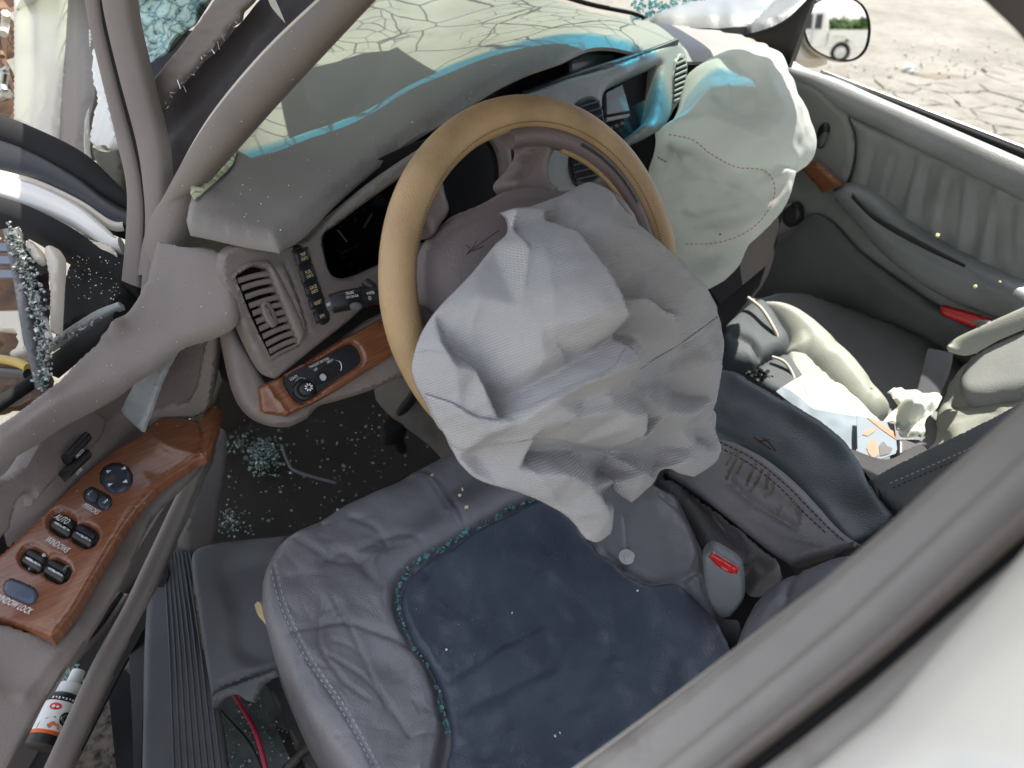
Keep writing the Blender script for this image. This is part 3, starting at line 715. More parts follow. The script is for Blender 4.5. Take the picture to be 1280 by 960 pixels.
band('inner_flange', edge_pts(i2, .362, .317), edge_pts(i3, .355, .312), M['taupe'], bp, .004, .008)
band('rubber_seal', edge_pts(i3, .36, .317), edge_pts(i4, .355, .312), M['blackm'], bp, .004, .008)
band('outer_flange', edge_pts(i4, .345, .302), edge_pts(i5, .32, .28), M['ptrim'], bp, .006, .008)
band('painted_flange', edge_pts(i5, .32, .28), edge_pts(i6, .23, .20), M['paint'], bp, .02, .01, m=18)
# roof lining end that hangs into the top right corner
hf = tag(band('headliner_trim', [(1185, -40, .40), (1225, -4, .41), (1262, 30, .42), (1300, 60, .43)], [(1330, -60, .38), (1340, -30, .39), (1350, 10, .40), (1360, 55, .41)], M['taupe_dk'], None, .012, .01),
         'brown roof trim edge hanging into the upper right corner, out of focus', 'trim')

# ================================================================== passenger door and its mirror
XD = .715
pd = thing('passenger_door', (XD, .1, .4), 'grey passenger door with pleated leather insert, armrest and wood inlay', 'car door')
PB = plane_base((XD, 0, .9), (-1, -.04, .06))
relief('door_panel', [(984, 92, 'c'), (1030, 112), (1110, 152), (1300, 238, 'c'), (1300, 470, 'c'), (1180, 452), (1040, 392), (930, 345, 'c'), (965, 230)], nearer(PB, -.02), M['grey'], pd, step=8, feats=[('noise', 70, .006)], thick=.03)
relief('lower_panel', [(925, 330, 'c'), (985, 290), (1020, 270), (1075, 320), (1180, 392), (1300, 440, 'c'), (1300, 500, 'c'), (1180, 455), (1040, 398), (930, 372, 'c')], nearer(PB, .012), M['pseat_dk'], pd, step=7, edge=(12, .01))
relief('front_panel', [(985, 96, 'c'), (1020, 110), (1057, 143, 'c'), (1066, 175), (1064, 205), (1054, 236, 'c'), (1010, 215), (978, 205, 'c')], nearer(PB, .004), M['grey'], pd, step=5, edge=(6, .006))
pl = [('line', [(1088+i*31+random.uniform(-9, 9), 165+i*13), (1074+i*32, 215+i*15), (1070+i*31+random.uniform(-8, 8), 262+i*22)], random.uniform(5, 11), random.uniform(.002, .0065), 'full') for i in range(8)]
pl += [('line', [(1095+i*22+random.uniform(-9, 9), 180+i*9), (1080+i*23, 240+i*12)], random.uniform(2.5, 5), -random.uniform(.002, .004)) for i in range(9)]
relief('leather_insert', [(1060, 147, 'c'), (1150, 186), (1300, 252, 'c'), (1300, 376, 'c'), (1210, 332), (1110, 283), (1057, 240, 'c'), (1067, 205), (1068, 172)],
       nearer(PB, .008), M['grey'], pd, step=4, edge=(9, .008), feats=pl+[('noise', 40, .002)])
band('belt_rail', [(982, 80, 1.655), (1040, 96, 1.60), (1100, 122, 1.53), (1180, 156, 1.44), (1300, 208, 1.32)], [(1000, 104, 1.655), (1048, 138, 1.59), (1100, 163, 1.53), (1180, 203, 1.44), (1300, 262, 1.32)], M['greylt'], pd, .022, .02, n=60, m=16)
band('window_seal', [(1028, 91, 1.62), (1100, 119, 1.545), (1180, 149, 1.455), (1300, 196, 1.34)], [(1030, 95, 1.615), (1100, 124, 1.54), (1180, 155, 1.45), (1300, 204, 1.335)], M['blackm'], pd, .004, .01)
band('chrome_strip', [(1026, 88, 1.635), (1100, 115, 1.56), (1180, 145, 1.47), (1300, 190, 1.35)], [(1028, 90, 1.63), (1100, 118, 1.555), (1180, 149, 1.465), (1300, 195, 1.345)], M['steel'], pd, .003, .01)
relief('armrest', [(1034, 236, 'c'), (1056, 233), (1086, 247), (1130, 285), (1200, 326), (1300, 375, 'c'), (1300, 452, 'c'), (1270, 420), (1225, 398), (1170, 375), (1105, 330), (1065, 285), (1036, 252)],
       nearer(PB, .055), M['arm'], pd, step=5, edge=(24, .03), thick=.05,
       feats=[('line', [(1066, 244), (1110, 290), (1170, 325), (1215, 345)], 4, -.006), ('bump', 1235, 385, 40, 14, 25, -.006)])
band('pull_slot', [(1066, 241, 1.54), (1095, 268, 1.51), (1150, 300, 1.45), (1207, 330, 1.38)], [(1064, 246, 1.54), (1093, 275, 1.51), (1148, 307, 1.45), (1205, 333, 1.38)], M['black'], pd, .003, .005)
relief('wood_inlay', [(1001, 212, 'c'), (1018, 202, 'c'), (1051, 233, 'c'), (1026, 241, 'c')], nearer(PB, .05), M['wood'], pd, step=4, edge=(4, .004))
relief('inner_handle', [(1018, 182), (1021, 162), (1029, 154), (1034, 160), (1030, 174), (1024, 186)], nearer(PB, .018), M['black'], pd, step=2, edge=(4, .006), thick=.02)
relief('handle_lever', [(1020, 182), (1024, 170), (1031, 166), (1030, 175), (1025, 184)], nearer(PB, .025), M['pseat_dk'], pd, step=2, edge=(2, .003), thick=.01)
relief('lock_knob', [(974, 272), (980, 258), (992, 254), (999, 264), (996, 278), (984, 285)], nearer(PB, .03), M['black'], pd, step=3, edge=(6, .008))
relief('courtesy_light', [(1174, 384, 'c'), (1210, 394), (1246, 406, 'c'), (1249, 417, 'c'), (1215, 410), (1176, 396, 'c')], nearer(PB, .062), M['red'], pd, step=3, edge=(3, .005))
relief('mirror_sail', [(905, 50, 'c'), (975, 28), (1020, -14, 'c'), (1002, 35), (984, 85, 'c'), (955, 72)], nearer(PB, .01), M['black'], pd, step=6, edge=(4, .004))
tube('window_frame', [(1018, -12, 1.72), (1003, 40, 1.72), (988, 84, 1.69)], .006, M['blackm'], pd)
crumbs('leaf_litter', [(D(1172, 294, 1.36), .007), (D(1219, 358, 1.32), .008), (D(1250, 352, 1.30), .005)], M['gold'], parent=pd)
# exterior mirror: its glass looks back along the car
vdir = D(1046, 34, 1) - CAM; vdir /= np.linalg.norm(vdir)
wdir = np.array([.30, -1.0, .010]); wdir /= np.linalg.norm(wdir)
MN = wdir-vdir; MN /= np.linalg.norm(MN); MP = D(1046, 34, 1.83)
MB = plane_base(MP, MN)
glass_out = [(1007, 40), (1011, 15), (1022, 3), (1040, -3), (1062, -2), (1079, 10), (1086, 32), (1083, 57), (1072, 71), (1056, 75), (1034, 70), (1015, 58)]
mcx = np.mean([p[0] for p in glass_out]); mcy = np.mean([p[1] for p in glass_out])
grow = lambda k, dx=0, dy=0: [(mcx+(x-mcx)*k+dx, mcy+(y-mcy)*k+dy) for x, y in glass_out]
hs = relief('mirror_housing', grow(1.07, -2, 1), nearer(MB, -.012), M['cream'], pd, step=4, edge=(6, .008), thick=.09, taper=.45, feats=[])
relief('mirror_glass', glass_out, MB, M['mirror'], hs, step=6, thick=.002)
band('mirror_rim', [(*q, MB([q])[0]-.002) for q in grow(1.0)+[grow(1.0)[0]]], [(*q, MB([q])[0]-.001) for q in grow(1.05)+[grow(1.05)[0]]], M['blackm'], hs, .003, .006, n=70)
relief('mirror_arm', [(985, 45), (1006, 40), (1014, 60), (1040, 76), (1020, 78), (990, 70)], [(985, 45, 1.80), (1006, 80, 1.86), (1040, 60, 1.95)], M['cream'], pd, step=5, edge=(6, .01), thick=.03)

# ================================================================== what the mirror shows: pickup, far trees
def mirrored(x, y):
    d = D(x, y, 1)-CAM; d /= np.linalg.norm(d); t = ((MP-CAM)@MN)/(d@MN); return CAM+t*d, d-2*(d@MN)*MN
hp, hd = mirrored(1048, 72)
hd2 = np.array([hd[0], hd[1], 0]); hd2 /= np.linalg.norm(hd2)
TD = 33.0
tc_ = np.array([hp[0], hp[1], 0])+hd2*TD
side = np.cross(hd2, [0, 0, 1]); side /= np.linalg.norm(side)
a_, da = mirrored(1018, 50); b_, db = mirrored(1076, 50)
fwd = side if ((da-db)@side) > 0 else -side           # the cab stands to the left in the mirror
up = np.array([0, 0, 1.]); inw = hd2
TO = tc_ + fwd*.12
def T(l, w, h): return TO+fwd*l+inw*w+up*h
truck = thing('pickup_truck', TO, 'white extended cab pickup parked behind, seen in the passenger mirror', 'pickup truck')
def prism(name, prof, w0, w1, mat, parent, bev=.03):
    bm = bmesh.new(); A = [bm.verts.new(T(l, w0, h)) for l, h in prof]; B = [bm.verts.new(T(l, w1, h)) for l, h in prof]; n = len(prof)
    bm.faces.new(A); bm.faces.new(B[::-1])
    for i in range(n): bm.faces.new((A[i], B[i], B[(i+1) % n], A[(i+1) % n]))
    bmesh.ops.recalc_face_normals(bm, faces=bm.faces)
    if bev: bmesh.ops.bevel(bm, geom=bm.edges[:], offset=bev, segments=2, affect='EDGES')
    me = bpy.data.meshes.new(name); bm.to_mesh(me); bm.free(); me.polygons.foreach_set('use_smooth', [True]*len(me.polygons)); me.set_sharp_from_angle(angle=.6)
    return link(name, me, mat, parent)
wheelarch = lambda c: [(c+.50*math.cos(a), .42+.50*math.sin(a)) for a in np.linspace(0, math.pi, 9)]
prism('cab', [(.45, .55), (3.6, .55), (3.6, 1.1), (2.5, 1.2), (1.95, 1.88), (.62, 1.92), (.45, 1.2)], .04, 1.85, M['paint'], truck)
prism('bed', [(-1.6, .58), (-.66, .58)]+wheelarch(-.15)[::-1]+[(.41, .58), (.41, 1.22), (-1.6, 1.22)], .0, 1.9, M['paint'], truck, .02)
for l0, l1, sl in ((.72, 1.0, 0), (1.1, 1.85, .1)):
    prism('side_window', [(l0, 1.25), (l1+sl, 1.25), (l1-sl*.5, 1.80), (l0+.03, 1.80)], .01, .06, M['truckglass'], truck, .01)
for k, l in enumerate((1.05, 2.2)): boxm('door_seam', T(l, .035, .95), (.015, .012, .62), M['blackm'], truck, (fwd, inw, up), 0)
boxm('door_handle', T(1.18, .02, 1.12), (.16, .04, .04), M['chrome'], truck, (fwd, inw, up)); boxm('tail_lamp', T(-1.57, .03, 1.0), (.08, .12, .35), M['red'], truck, (fwd, inw, up))
boxm('bumper', T(-1.72, .95, .6), (.16, 1.8, .2), M['chrome'], truck, (fwd, inw, up)); boxm('side_badge', T(.0, -.005, .98), (.5, .012, .06), M['chrome'], truck, (fwd, inw, up), 0)
for l in (-.15, 2.75):
    for w in (.14, 1.74):
        bm = bmesh.new(); bmesh.ops.create_cone(bm, segments=28, radius1=.39, radius2=.39, depth=.24, cap_ends=True); bmesh.ops.bevel(bm, geom=bm.edges[:], offset=.03, segments=2, affect='EDGES')
        for v in bm.verts: v.co = Vector(T(l, w, .39)+fwd*v.co.x+up*v.co.y+inw*v.co.z)
        bmesh.ops.recalc_face_normals(bm, faces=bm.faces); me = bpy.data.meshes.new('wheel'); bm.to_mesh(me); bm.free(); wo_ = link('wheel', me, M['tyre'], truck)
        bm = bmesh.new(); bmesh.ops.create_cone(bm, segments=20, radius1=.22, radius2=.20, depth=.26, cap_ends=True)
        for v in bm.verts: v.co = Vector(T(l, w, .39)+fwd*v.co.x+up*v.co.y+inw*v.co.z)
        me = bpy.data.meshes.new('rim'); bm.to_mesh(me); bm.free(); link('rim', me, M['chrome'], wo_)
bm = bmesh.new()
for k in range(90):       # far row of trees: trunks and leaf sprays, one mass on the horizon
    c = tc_+hd2*rg.uniform(120, 150)+side*rg.uniform(-60, 60); hgt = rg.uniform(3.2, 5.4)
    bmesh.ops.create_cone(bm, segments=6, radius1=.25, radius2=.12, depth=hgt*.6, matrix=Matrix.Translation(Vector((c[0], c[1], hgt*.3))))
    for _ in range(150):
        a = rg.normal(0, 1, 3); a /= np.linalg.norm(a); rr = rg.uniform(.4, 1); q = c+np.array([a[0]*3.4*rr, a[1]*3.4*rr, hgt*.58+a[2]*hgt*.42*rr]); s = rg.uniform(.4, .9)
        e = rg.normal(0, 1, (2, 3)); bm.faces.new([bm.verts.new(q+e[0]*s*.6), bm.verts.new(q+e[1]*s*.6), bm.verts.new(q-e[0]*s*.5)])
me = bpy.data.meshes.new('distant_trees'); bm.to_mesh(me); bm.free(); link('distant_trees', me, M['leafm'], None, 'stuff')
# ================================================================== driver side: torn A pillar, window frame, buckled front sheet metal
ap = thing('a_pillar_trim', D(205, 280, .9), 'taupe A pillar trim curving from the dash corner up out of the top of the photo', 'pillar trim')
band('trim_cover', [(176, 345, .955), (184, 305, .945), (198, 264, .93), (217, 225, .90), (262, 148, .86), (330, 66, .81), (412, -12, .77), (440, -40, .76)],
     [(224, 340, .925), (224, 302, .915), (240, 252, .905), (262, 222, .89), (312, 166, .86), (392, 80, .81), (476, -8, .77), (520, -50, .76)], M['pillar'], ap, .018, .012, n=60, m=16)
tube('trim_lip', [(190, 295, .925), (204, 256, .915), (220, 222, .895), (264, 146, .855), (332, 64, .805), (414, -14, .765)], .0022, M['cream'], ap)
relief('pillar_cavity', [(198, 140, 'c'), (262, 70), (330, -10, 'c'), (430, -20, 'c'), (340, 70), (264, 160), (215, 240), (204, 260, 'c'), (207, 190)],
       [(205, 230, 1.0), (330, 0, .93), (420, -10, .88)], M['maroon'], ap, step=6, thick=.02, feats=[('noise', 30, .006), ('line', [(200, 170), (270, 90), (350, -10)], 14, -.01, 'full')])
relief('splinter', [(333, -6, 'c'), (341, -8, 'c'), (349, 10), (356, 27, 'c'), (346, 16), (338, 6)], [(333, 0, .90), (356, 27, .89), (345, 0, .9)], M['cream'], ap, step=2, thick=.003)
ts = tag(relief('torn_trim_strip', [(188, 100, 'c'), (230, 48), (272, -10, 'c'), (322, -14, 'c'), (308, 6), (300, 14), (297, 24), (284, 34), (278, 46), (270, 50), (262, 62), (250, 72), (243, 84), (228, 98), (221, 108), (210, 118), (207, 128), (198, 141, 'c'), (192, 122)],
     [(195, 130, .98), (310, 0, .90), (272, -8, .91)], M['pillar'], None, step=3, edge=(6, .004), thick=.006, feats=[('noise', 9, .002)]), 'taupe trim strip with a frayed torn edge left of the dark pillar cavity', 'trim strip')
fr = []
for k in range(26):
    t = k/26; x = 205+t*98; y = 136-t*124
    fr.append((x+random.uniform(-2, 2), y+random.uniform(-2, 2)))
V = []; F = []
for x, y in fr:
    a = D(x, y, .925-(.03*(x-200)/100)); w = rng.normal(0, .0032, 3); k = len(V)
    for s in (0, .5, 1): V += [a+w*s*1.5+np.array([0, 0, -.001*s]), a+w*s*1.5+np.array([.0007, 0, .0004])]
    F += [(k, k+1, k+3, k+2), (k+2, k+3, k+5, k+4)]
link('frayed_fibre', mesh('frayed_fibre', V, F, False), M['white'], ts, 'stuff')
wf = thing('door_window_frame', D(180, 300, .92), 'driver door window frame post, taupe with a black rubber channel, standing left of the A pillar', 'window frame')
band('outer_post', [(104, -20, .93), (112, 30, .94), (128, 100, .95), (146, 175, .95), (158, 230, .95), (158, 280, .95), (152, 350, .95)],
     [(122, -20, .925), (128, 30, .935), (146, 105, .945), (166, 180, .945), (177, 235, .945), (180, 285, .945), (176, 360, .945)], M['pillar'], wf, .006, .012, n=50)
band('rubber_channel', [(120, -20, .93), (127, 30, .94), (145, 105, .95), (165, 180, .95), (176, 235, .95), (177, 275, .95), (168, 340, .95)],
     [(128, -20, .93), (138, 30, .935), (156, 105, .945), (176, 180, .945), (185, 235, .945), (186, 275, .945), (180, 345, .945)], M['blackm'], wf, .003, .02, n=50)
band('inner_post', [(125, -20, .915), (134, 30, .925), (152, 105, .935), (172, 180, .935), (181, 235, .935), (184, 285, .935), (178, 370, .93)],
     [(160, -20, .905), (167, 30, .915), (185, 105, .925), (203, 180, .925), (206, 235, .925), (204, 285, .925), (198, 365, .925)], M['pillar'], wf, .010, .015, n=50, m=14)
tag(relief('broken_glass', [(162, -16, 'c'), (276, -18, 'c'), (240, 34), (205, 70), (181, 82, 'c'), (178, 50)], [(180, 78, 1.18), (270, -10, 1.2), (165, -10, 1.24)], M['shard'], None, step=5, thick=.004,
    feats=[('noise', 16, .012), ('noise', 40, .02)]), 'hanging piece of crazed greenish windshield glass behind the torn trim strip', 'broken glass')
tag(relief('torn_seal', [(180, 83, 'c'), (222, 60, 'c'), (205, 90), (188, 108, 'c')], [(180, 83, 1.1), (222, 60, 1.1), (188, 108, 1.1)], M['black'], None, step=4, thick=.01), 'black torn seal below the crazed glass', 'rubber seal')
hood = thing('buckled_hood', D(60, 90, 1.5), 'white hood panel folded up on end with tan inner liner, far left', 'hood')
relief('hood_skin', [(12, -20, 'c'), (82, -20, 'c'), (78, 60), (72, 120), (68, 176, 'c'), (40, 166), (12, 152, 'c'), (13, 70)], [(12, 0, 1.50), (82, 0, 1.42), (40, 170, 1.40)], M['cream'], hood, step=4, edge=(7, .01), thick=.008, feats=[('line', [(34, 0), (36, 80), (30, 160)], 9, -.008, 'full'), ('bump', 60, 110, 14, 30, 0, -.006)])
relief('hood_liner', [(81, -20, 'c'), (105, -20, 'c'), (110, 40), (113, 110), (106, 150), (102, 196, 'c'), (66, 178, 'c'), (73, 100)], [(82, 0, 1.44), (105, 0, 1.36), (90, 190, 1.32)], M['taupe'], hood, step=5, edge=(5, .008), feats=[('line', [(99, 0), (97, 180)], 3, .004, 'full')])
relief('hood_flange', [(109, 35, 'c'), (113, 36), (114, 108), (117, 120), (110, 150), (108, 182), (111, 200, 'c'), (104, 194), (104, 150), (111, 122)], [(109, 35, 1.33), (116, 120, 1.30), (104, 190, 1.28)], M['paint'], hood, step=3, edge=(2, .004), thick=.006)
cw = tag(relief('wiper_cowl', [(112, 60, 'c'), (122, 50), (138, 130), (149, 176, 'c'), (140, 188), (128, 186), (108, 181, 'c'), (113, 140), (118, 118), (112, 100)], [(112, 60, 1.25), (149, 176, 1.18), (110, 180, 1.22)], M['paint'], None, step=4, edge=(5, .012), thick=.02, feats=[('wave', 20, 9, .0015, .6)]), 'crumpled pale grey sheet metal tongue between hood liner and window frame', 'sheet metal')
tag(relief('hinge_bracket', [(110, 181, 'c'), (128, 187), (148, 182, 'c'), (152, 215), (146, 245), (135, 228), (118, 205)], [(110, 181, 1.2), (148, 182, 1.18), (140, 240, 1.16)], plain('olive_bracket', (.10, .09, .05), .5), None, step=4, edge=(5, .008), thick=.02), 'olive metal bracket under the crumpled sheet metal tongue', 'bracket')
fe = thing('front_fender', D(80, 250, 1.05), 'crushed front fender edge, white painted strip between black rubber strips', 'fender')
band('black_strip', [(-30, 134, 1.14), (40, 162, 1.12), (100, 192, 1.10), (140, 226, 1.08), (172, 262, 1.06)], [(-30, 172, 1.10), (40, 196, 1.08), (95, 224, 1.06), (130, 252, 1.05), (172, 276, 1.04)], M['blackm'], fe, .02, .02, n=40, m=14)
band('edge_line', [(-30, 206, 1.07), (40, 222, 1.06), (100, 250, 1.04), (140, 276, 1.02), (155, 278, 1.02)], [(-30, 216, 1.06), (40, 232, 1.05), (100, 257, 1.03), (136, 282, 1.01), (154, 284, 1.01)], M['cream'], fe, .004, .006, n=40)
band('rubber_strip', [(-30, 158, 1.12), (40, 188, 1.09), (95, 220, 1.07), (132, 250, 1.05), (172, 274, 1.04)], [(-30, 208, 1.065), (40, 224, 1.055), (98, 251, 1.035), (138, 277, 1.015), (172, 288, 1.015)], M['black'], fe, .012, .02, n=40)
band('white_panel', [(-30, 214, 1.055), (40, 230, 1.045), (98, 257, 1.025), (130, 282, 1.0), (148, 300, .99), (154, 302, .99)], [(-30, 240, 1.03), (40, 262, 1.015), (85, 280, 1.0), (118, 300, .985), (138, 311, .98), (150, 311, .98)], M['paint'], fe, .012, .02, n=50, m=14)
relief('torn_lip', [(88, 279, 'c'), (112, 296), (140, 306), (146, 316, 'c'), (138, 312), (120, 306), (98, 292)], [(88, 279, .995), (146, 316, .965), (112, 296, .98)], M['cream'], fe, step=3, edge=(3, .004), thick=.006)
band('black_moulding', [(-30, 240, 1.02), (30, 256, 1.0), (80, 280, .985), (120, 304, .985), (176, 330, .98)], [(-30, 266, .99), (20, 282, .975), (66, 306, .96), (108, 332, .965), (174, 372, .965)], M['blackm'], fe, .012, .02, n=40)
dc = tag(relief('door_hinge_cover', [(70, 300, 'c'), (110, 305), (158, 317, 'c'), (156, 345), (150, 378), (100, 400), (64, 432, 'c'), (66, 380), (80, 330)], [(80, 310, 1.0), (156, 320, .97), (70, 430, .97)], M['blackm'], None, step=5, edge=(6, .01), thick=.03, feats=[('noise', 30, .01)]),
     'black plastic cover sprinkled with glass dust below the white fender strip', 'plastic cover')
crumbs('glass_dust', [(D(random.uniform(84, 150), random.uniform(320, 375), .945), random.uniform(.0008, .002)) for _ in range(70)], M['white'], parent=dc)
# edge of the broken driver window caked in crumbs, and the wreck behind it
gs = thing('window_guide_rail', D(30, 390, .9), 'bent upright window guide caked with crushed glass, far left edge', 'window rail')
relief('rail', [(0, 284, 'c'), (18, 282, 'c'), (34, 380), (44, 440), (56, 486, 'c'), (42, 484, 'c'), (24, 410), (12, 340)], [(5, 290, .92), (50, 486, .80), (30, 380, .86)], M['trim'], gs, step=4, edge=(3, .004), thick=.012)
relief('crushed_backing', [(12, 284, 'c'), (34, 300), (60, 330), (62, 400), (58, 440), (62, 470), (52, 486, 'c'), (40, 440), (28, 370)], [(14, 288, .93), (55, 480, .82), (60, 340, .93)], M['maroon'], gs, step=5, thick=.01, feats=[('noise', 10, .012)])
crumbs('crushed_glass', [(D(14+t*38+random.gauss(0, 5)+14*math.sin(t*3), 288+t*196+random.gauss(0, 5), .905-.1*t+random.uniform(-.01, .004)), random.uniform(.0018, .006)) for t in np.random.default_rng(5).random(520)], M['crumb_mix'], parent=gs)
relief('white_fragment', [(28, 302, 'c'), (34, 298), (48, 310), (53, 322, 'c'), (46, 326), (38, 320)], [(28, 302, .90), (53, 322, .89), (38, 322, .89)], M['cream'], gs, step=3, edge=(3, .004), thick=.008)
relief('white_fragment', [(53, 312, 'c'), (58, 305), (64, 308), (71, 322), (69, 360), (66, 415, 'c'), (61, 414), (60, 360)], [(53, 312, .90), (71, 322, .89), (64, 415, .86)], M['cream'], gs, step=3, edge=(3, .004), thick=.01)
relief('white_fragment', [(50, 398, 'c'), (55, 396, 'c'), (63, 424, 'c'), (58, 430, 'c')], [(50, 398, .85), (55, 396, .85), (60, 428, .84)], M['paper'], gs, step=3, thick=.006)
wk = thing('crushed_front_end', D(10, 380, 1.3), 'tangle of white brackets, brown liner and yellow pipe seen past the glass caked rail', 'wreckage')
relief('liner', [(-30, 270, 'c'), (20, 275), (40, 380), (52, 500, 'c'), (-30, 520, 'c')], [(-20, 280, 1.35), (40, 380, 1.25), (-20, 500, 1.2)], M['rust'], wk, step=8, thick=.02, feats=[('noise', 18, .03)])
relief('bracket', [(-20, 388, 'c'), (26, 386, 'c'), (30, 412), (33, 440, 'c'), (22, 447), (8, 444), (18, 430), (16, 414, 'c'), (-20, 410, 'c')], [(-10, 390, 1.12), (30, 390, 1.08), (30, 440, 1.06)], M['cream'], wk, step=4, edge=(3, .006), thick=.02)
for y in (310, 326, 343): boxm('connector', D(4, y, 1.1), (.045, .02, .013), plain('blue_grey_plastic', (.25, .28, .36), .5), wk, (RT, FW, UP))
tube('pipe', [(-20, 446, 1.08), (18, 452, 1.04), (36, 460, 1.02)], .007, plain('yellow_pipe', (.45, .30, .06), .4), wk)
tube('pipe', [(-20, 463, 1.08), (36, 468, 1.02)], .008, M['black'], wk)
for k in range(9):
    x0 = random.uniform(-10, 8); y0 = random.uniform(10, 150)
    tube('bent_bracket', [(x0, y0, 1.6), (x0+random.uniform(-8, 6), y0+random.uniform(10, 30), 1.62), (random.uniform(-4, 10), y0+random.uniform(20, 45), 1.6)], random.uniform(.004, .012), random.choice([M['steel'], M['rust'], M['black'], M['cream']]), wk, seg=7)
relief('inner_fender', [(-30, -20, 'c'), (14, -20, 'c'), (14, 160, 'c'), (-30, 150, 'c')], [(-20, 0, 1.75), (14, 0, 1.7), (0, 150, 1.65)], M['rust'], wk, step=8, feats=[('noise', 20, .05)])

# ================================================================== driver door
dd = thing('driver_door', D(100, 640, .95), 'open driver door in taupe with wood switch panel, map pocket and torn trim', 'car door')
BC = pts_base([(290, 390, .855), (230, 320, .865), (185, 330, .885), (150, 450, .85), (0, 540, .74), (60, 560, .76)])
relief('belt_cap', [(193, 296, 'c'), (232, 303), (272, 308), (284, 330), (292, 372), (288, 395), (262, 412), (220, 428), (184, 455), (140, 485), (80, 520), (20, 556), (-40, 584, 'c'), (-40, 548, 'c'), (4, 520), (60, 480), (100, 440), (130, 415), (146, 405, 'c'), (160, 388), (176, 360), (184, 325)],
       BC, M['taupe'], dd, step=4, edge=(14, .010), thick=.006, feats=[('bump', 150, 412, 9, 13, 30, .010), ('line', [(120, 428), (160, 400), (186, 350)], 10, .006), ('bump', 60, 520, 60, 12, -33, .008), ('noise', 60, .004)])
relief('trim_shelf', [(-40, 560, 'c'), (40, 520), (110, 482), (190, 445), (236, 425, 'c'), (262, 412, 'c'), (262, 470), (250, 515), (200, 540), (130, 590), (60, 660), (-40, 720, 'c')],
       [(-20, 600, .82), (250, 450, 1.03), (240, 515, 1.07), (60, 640, .86), (150, 500, .95)], M['taupe'], dd, step=6, edge=(6, .006), feats=[('line', [(150, 520), (70, 580), (-10, 660)], 7, -.008, 'full'), ('noise', 60, .006)])
SPK = [(182, 470), (215, 444), (255, 410), (252, 440), (244, 482), (232, 502), (200, 508), (178, 514)]
relief('speaker_housing', [(176, 456, 'c'), (220, 430), (272, 400, 'c'), (270, 450), (262, 505), (252, 520), (200, 535), (160, 540, 'c')], [(180, 470, .955), (268, 410, .93), (255, 515, 1.0)], M['taupe'], dd, step=4, edge=(5, .006), thick=.03, holes=[SPK])
grl = relief('speaker_grille', [(180, 468), (215, 442), (257, 407), (254, 440), (246, 484), (234, 504), (200, 510), (176, 516)], nearer([(180, 470, .955), (268, 410, .93), (255, 515, 1.0)], -.006), M['mesh'], dd, step=1.6, thick=.004,
       feats=[('wave', 0, 4.4, .0009, 0), ('wave', 90, 4.4, .0009, 0)])
# broken end of the trim: a torn flap and the lock panel
relief('torn_flap', [(186, 442, 'c'), (218, 425), (226, 428, 'c'), (204, 462), (190, 500), (176, 540, 'c'), (163, 530), (149, 512, 'c'), (164, 480)], [(186, 442, .90), (222, 427, .88), (165, 530, .90)], M['grey'], dd, step=3, edge=(3, .003), thick=.004, feats=[('noise', 14, .003)])
LB = pts_base([(120, 515, .875), (0, 640, .745), (90, 600, .83)])
relief('lock_panel', [(104, 490, 'c'), (122, 508), (139, 524, 'c'), (134, 540), (120, 560), (70, 604), (20, 660), (-40, 716, 'c'), (-40, 604, 'c'), (0, 600), (24, 588), (48, 552), (76, 518)], LB, M['taupe'], dd, step=4, edge=(8, .008), thick=.012,
       holes=[[(22, 640), (28, 624), (40, 615), (47, 622), (42, 640), (28, 655), (20, 662)]], feats=[('noise', 40, .004)])
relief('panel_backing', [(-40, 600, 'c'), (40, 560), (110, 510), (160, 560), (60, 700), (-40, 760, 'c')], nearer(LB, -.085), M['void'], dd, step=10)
for x0, y0, x1, y1 in ((84, 572, 108, 546), (82, 592, 108, 568)):
    sw = band('lock_switch', [(x0-4, y0-4, LB([(x0, y0)])[0]-.012), (x1-2, y1-6, LB([(x1, y1)])[0]-.012)], [(x0+5, y0+6, LB([(x0, y0)])[0]-.010), (x1+6, y1+4, LB([(x1, y1)])[0]-.010)], M['black'], dd, .006, .012, n=16, m=10)
lettering('lock_lettering', [('UNLOCK', 99, 567, 26, -26, 4.2), ('LOCK', 98, 589, 26, -25, 4.2)], nearer(LB, .019), M['white'], dd)
# wood switch panel
WB = pts_base([(270, 510, 1.015), (0, 700, .794), (65, 790, .731)])
SWS = [(78, 654), (105, 667), (42, 698), (70, 711)]
def rrect(cx, cy, w, h, an, r=.45, n=4):
    c, s = math.cos(math.radians(an)), math.sin(math.radians(an)); out = []
    rad = min(w, h)*r
    for qx, qy, a0 in ((1, 1, 0), (-1, 1, 90), (-1, -1, 180), (1, -1, 270)):
        for k in range(n):
            a = math.radians(a0+90*k/(n-1)); x = qx*(w/2-rad)+rad*math.cos(a); y = qy*(h/2-rad)+rad*math.sin(a)
            out.append((cx+x*c-y*s, cy+x*s+y*c))
    return out
wp_holes = [rrect(x, y, 35, 28, 30) for x, y in SWS]
relief('wood_panel', [(176, 541, 'c'), (196, 522), (222, 518), (248, 524, 'c'), (262, 504), (276, 508, 'c'), (270, 535), (258, 565), (245, 572), (200, 602), (165, 640), (120, 712), (94, 756), (64, 795, 'c'), (30, 782), (-40, 766, 'c'), (-40, 726, 'c'), (20, 672), (90, 604), (140, 562)],
       WB, M['wood'], dd, step=3, edge=(6, .005), thick=.012, uvang=38, holes=wp_holes, feats=[('line', [(248, 524), (254, 545), (250, 566)], 3, -.003), ('line', [(180, 540), (215, 560), (250, 568)], 8, .002)])
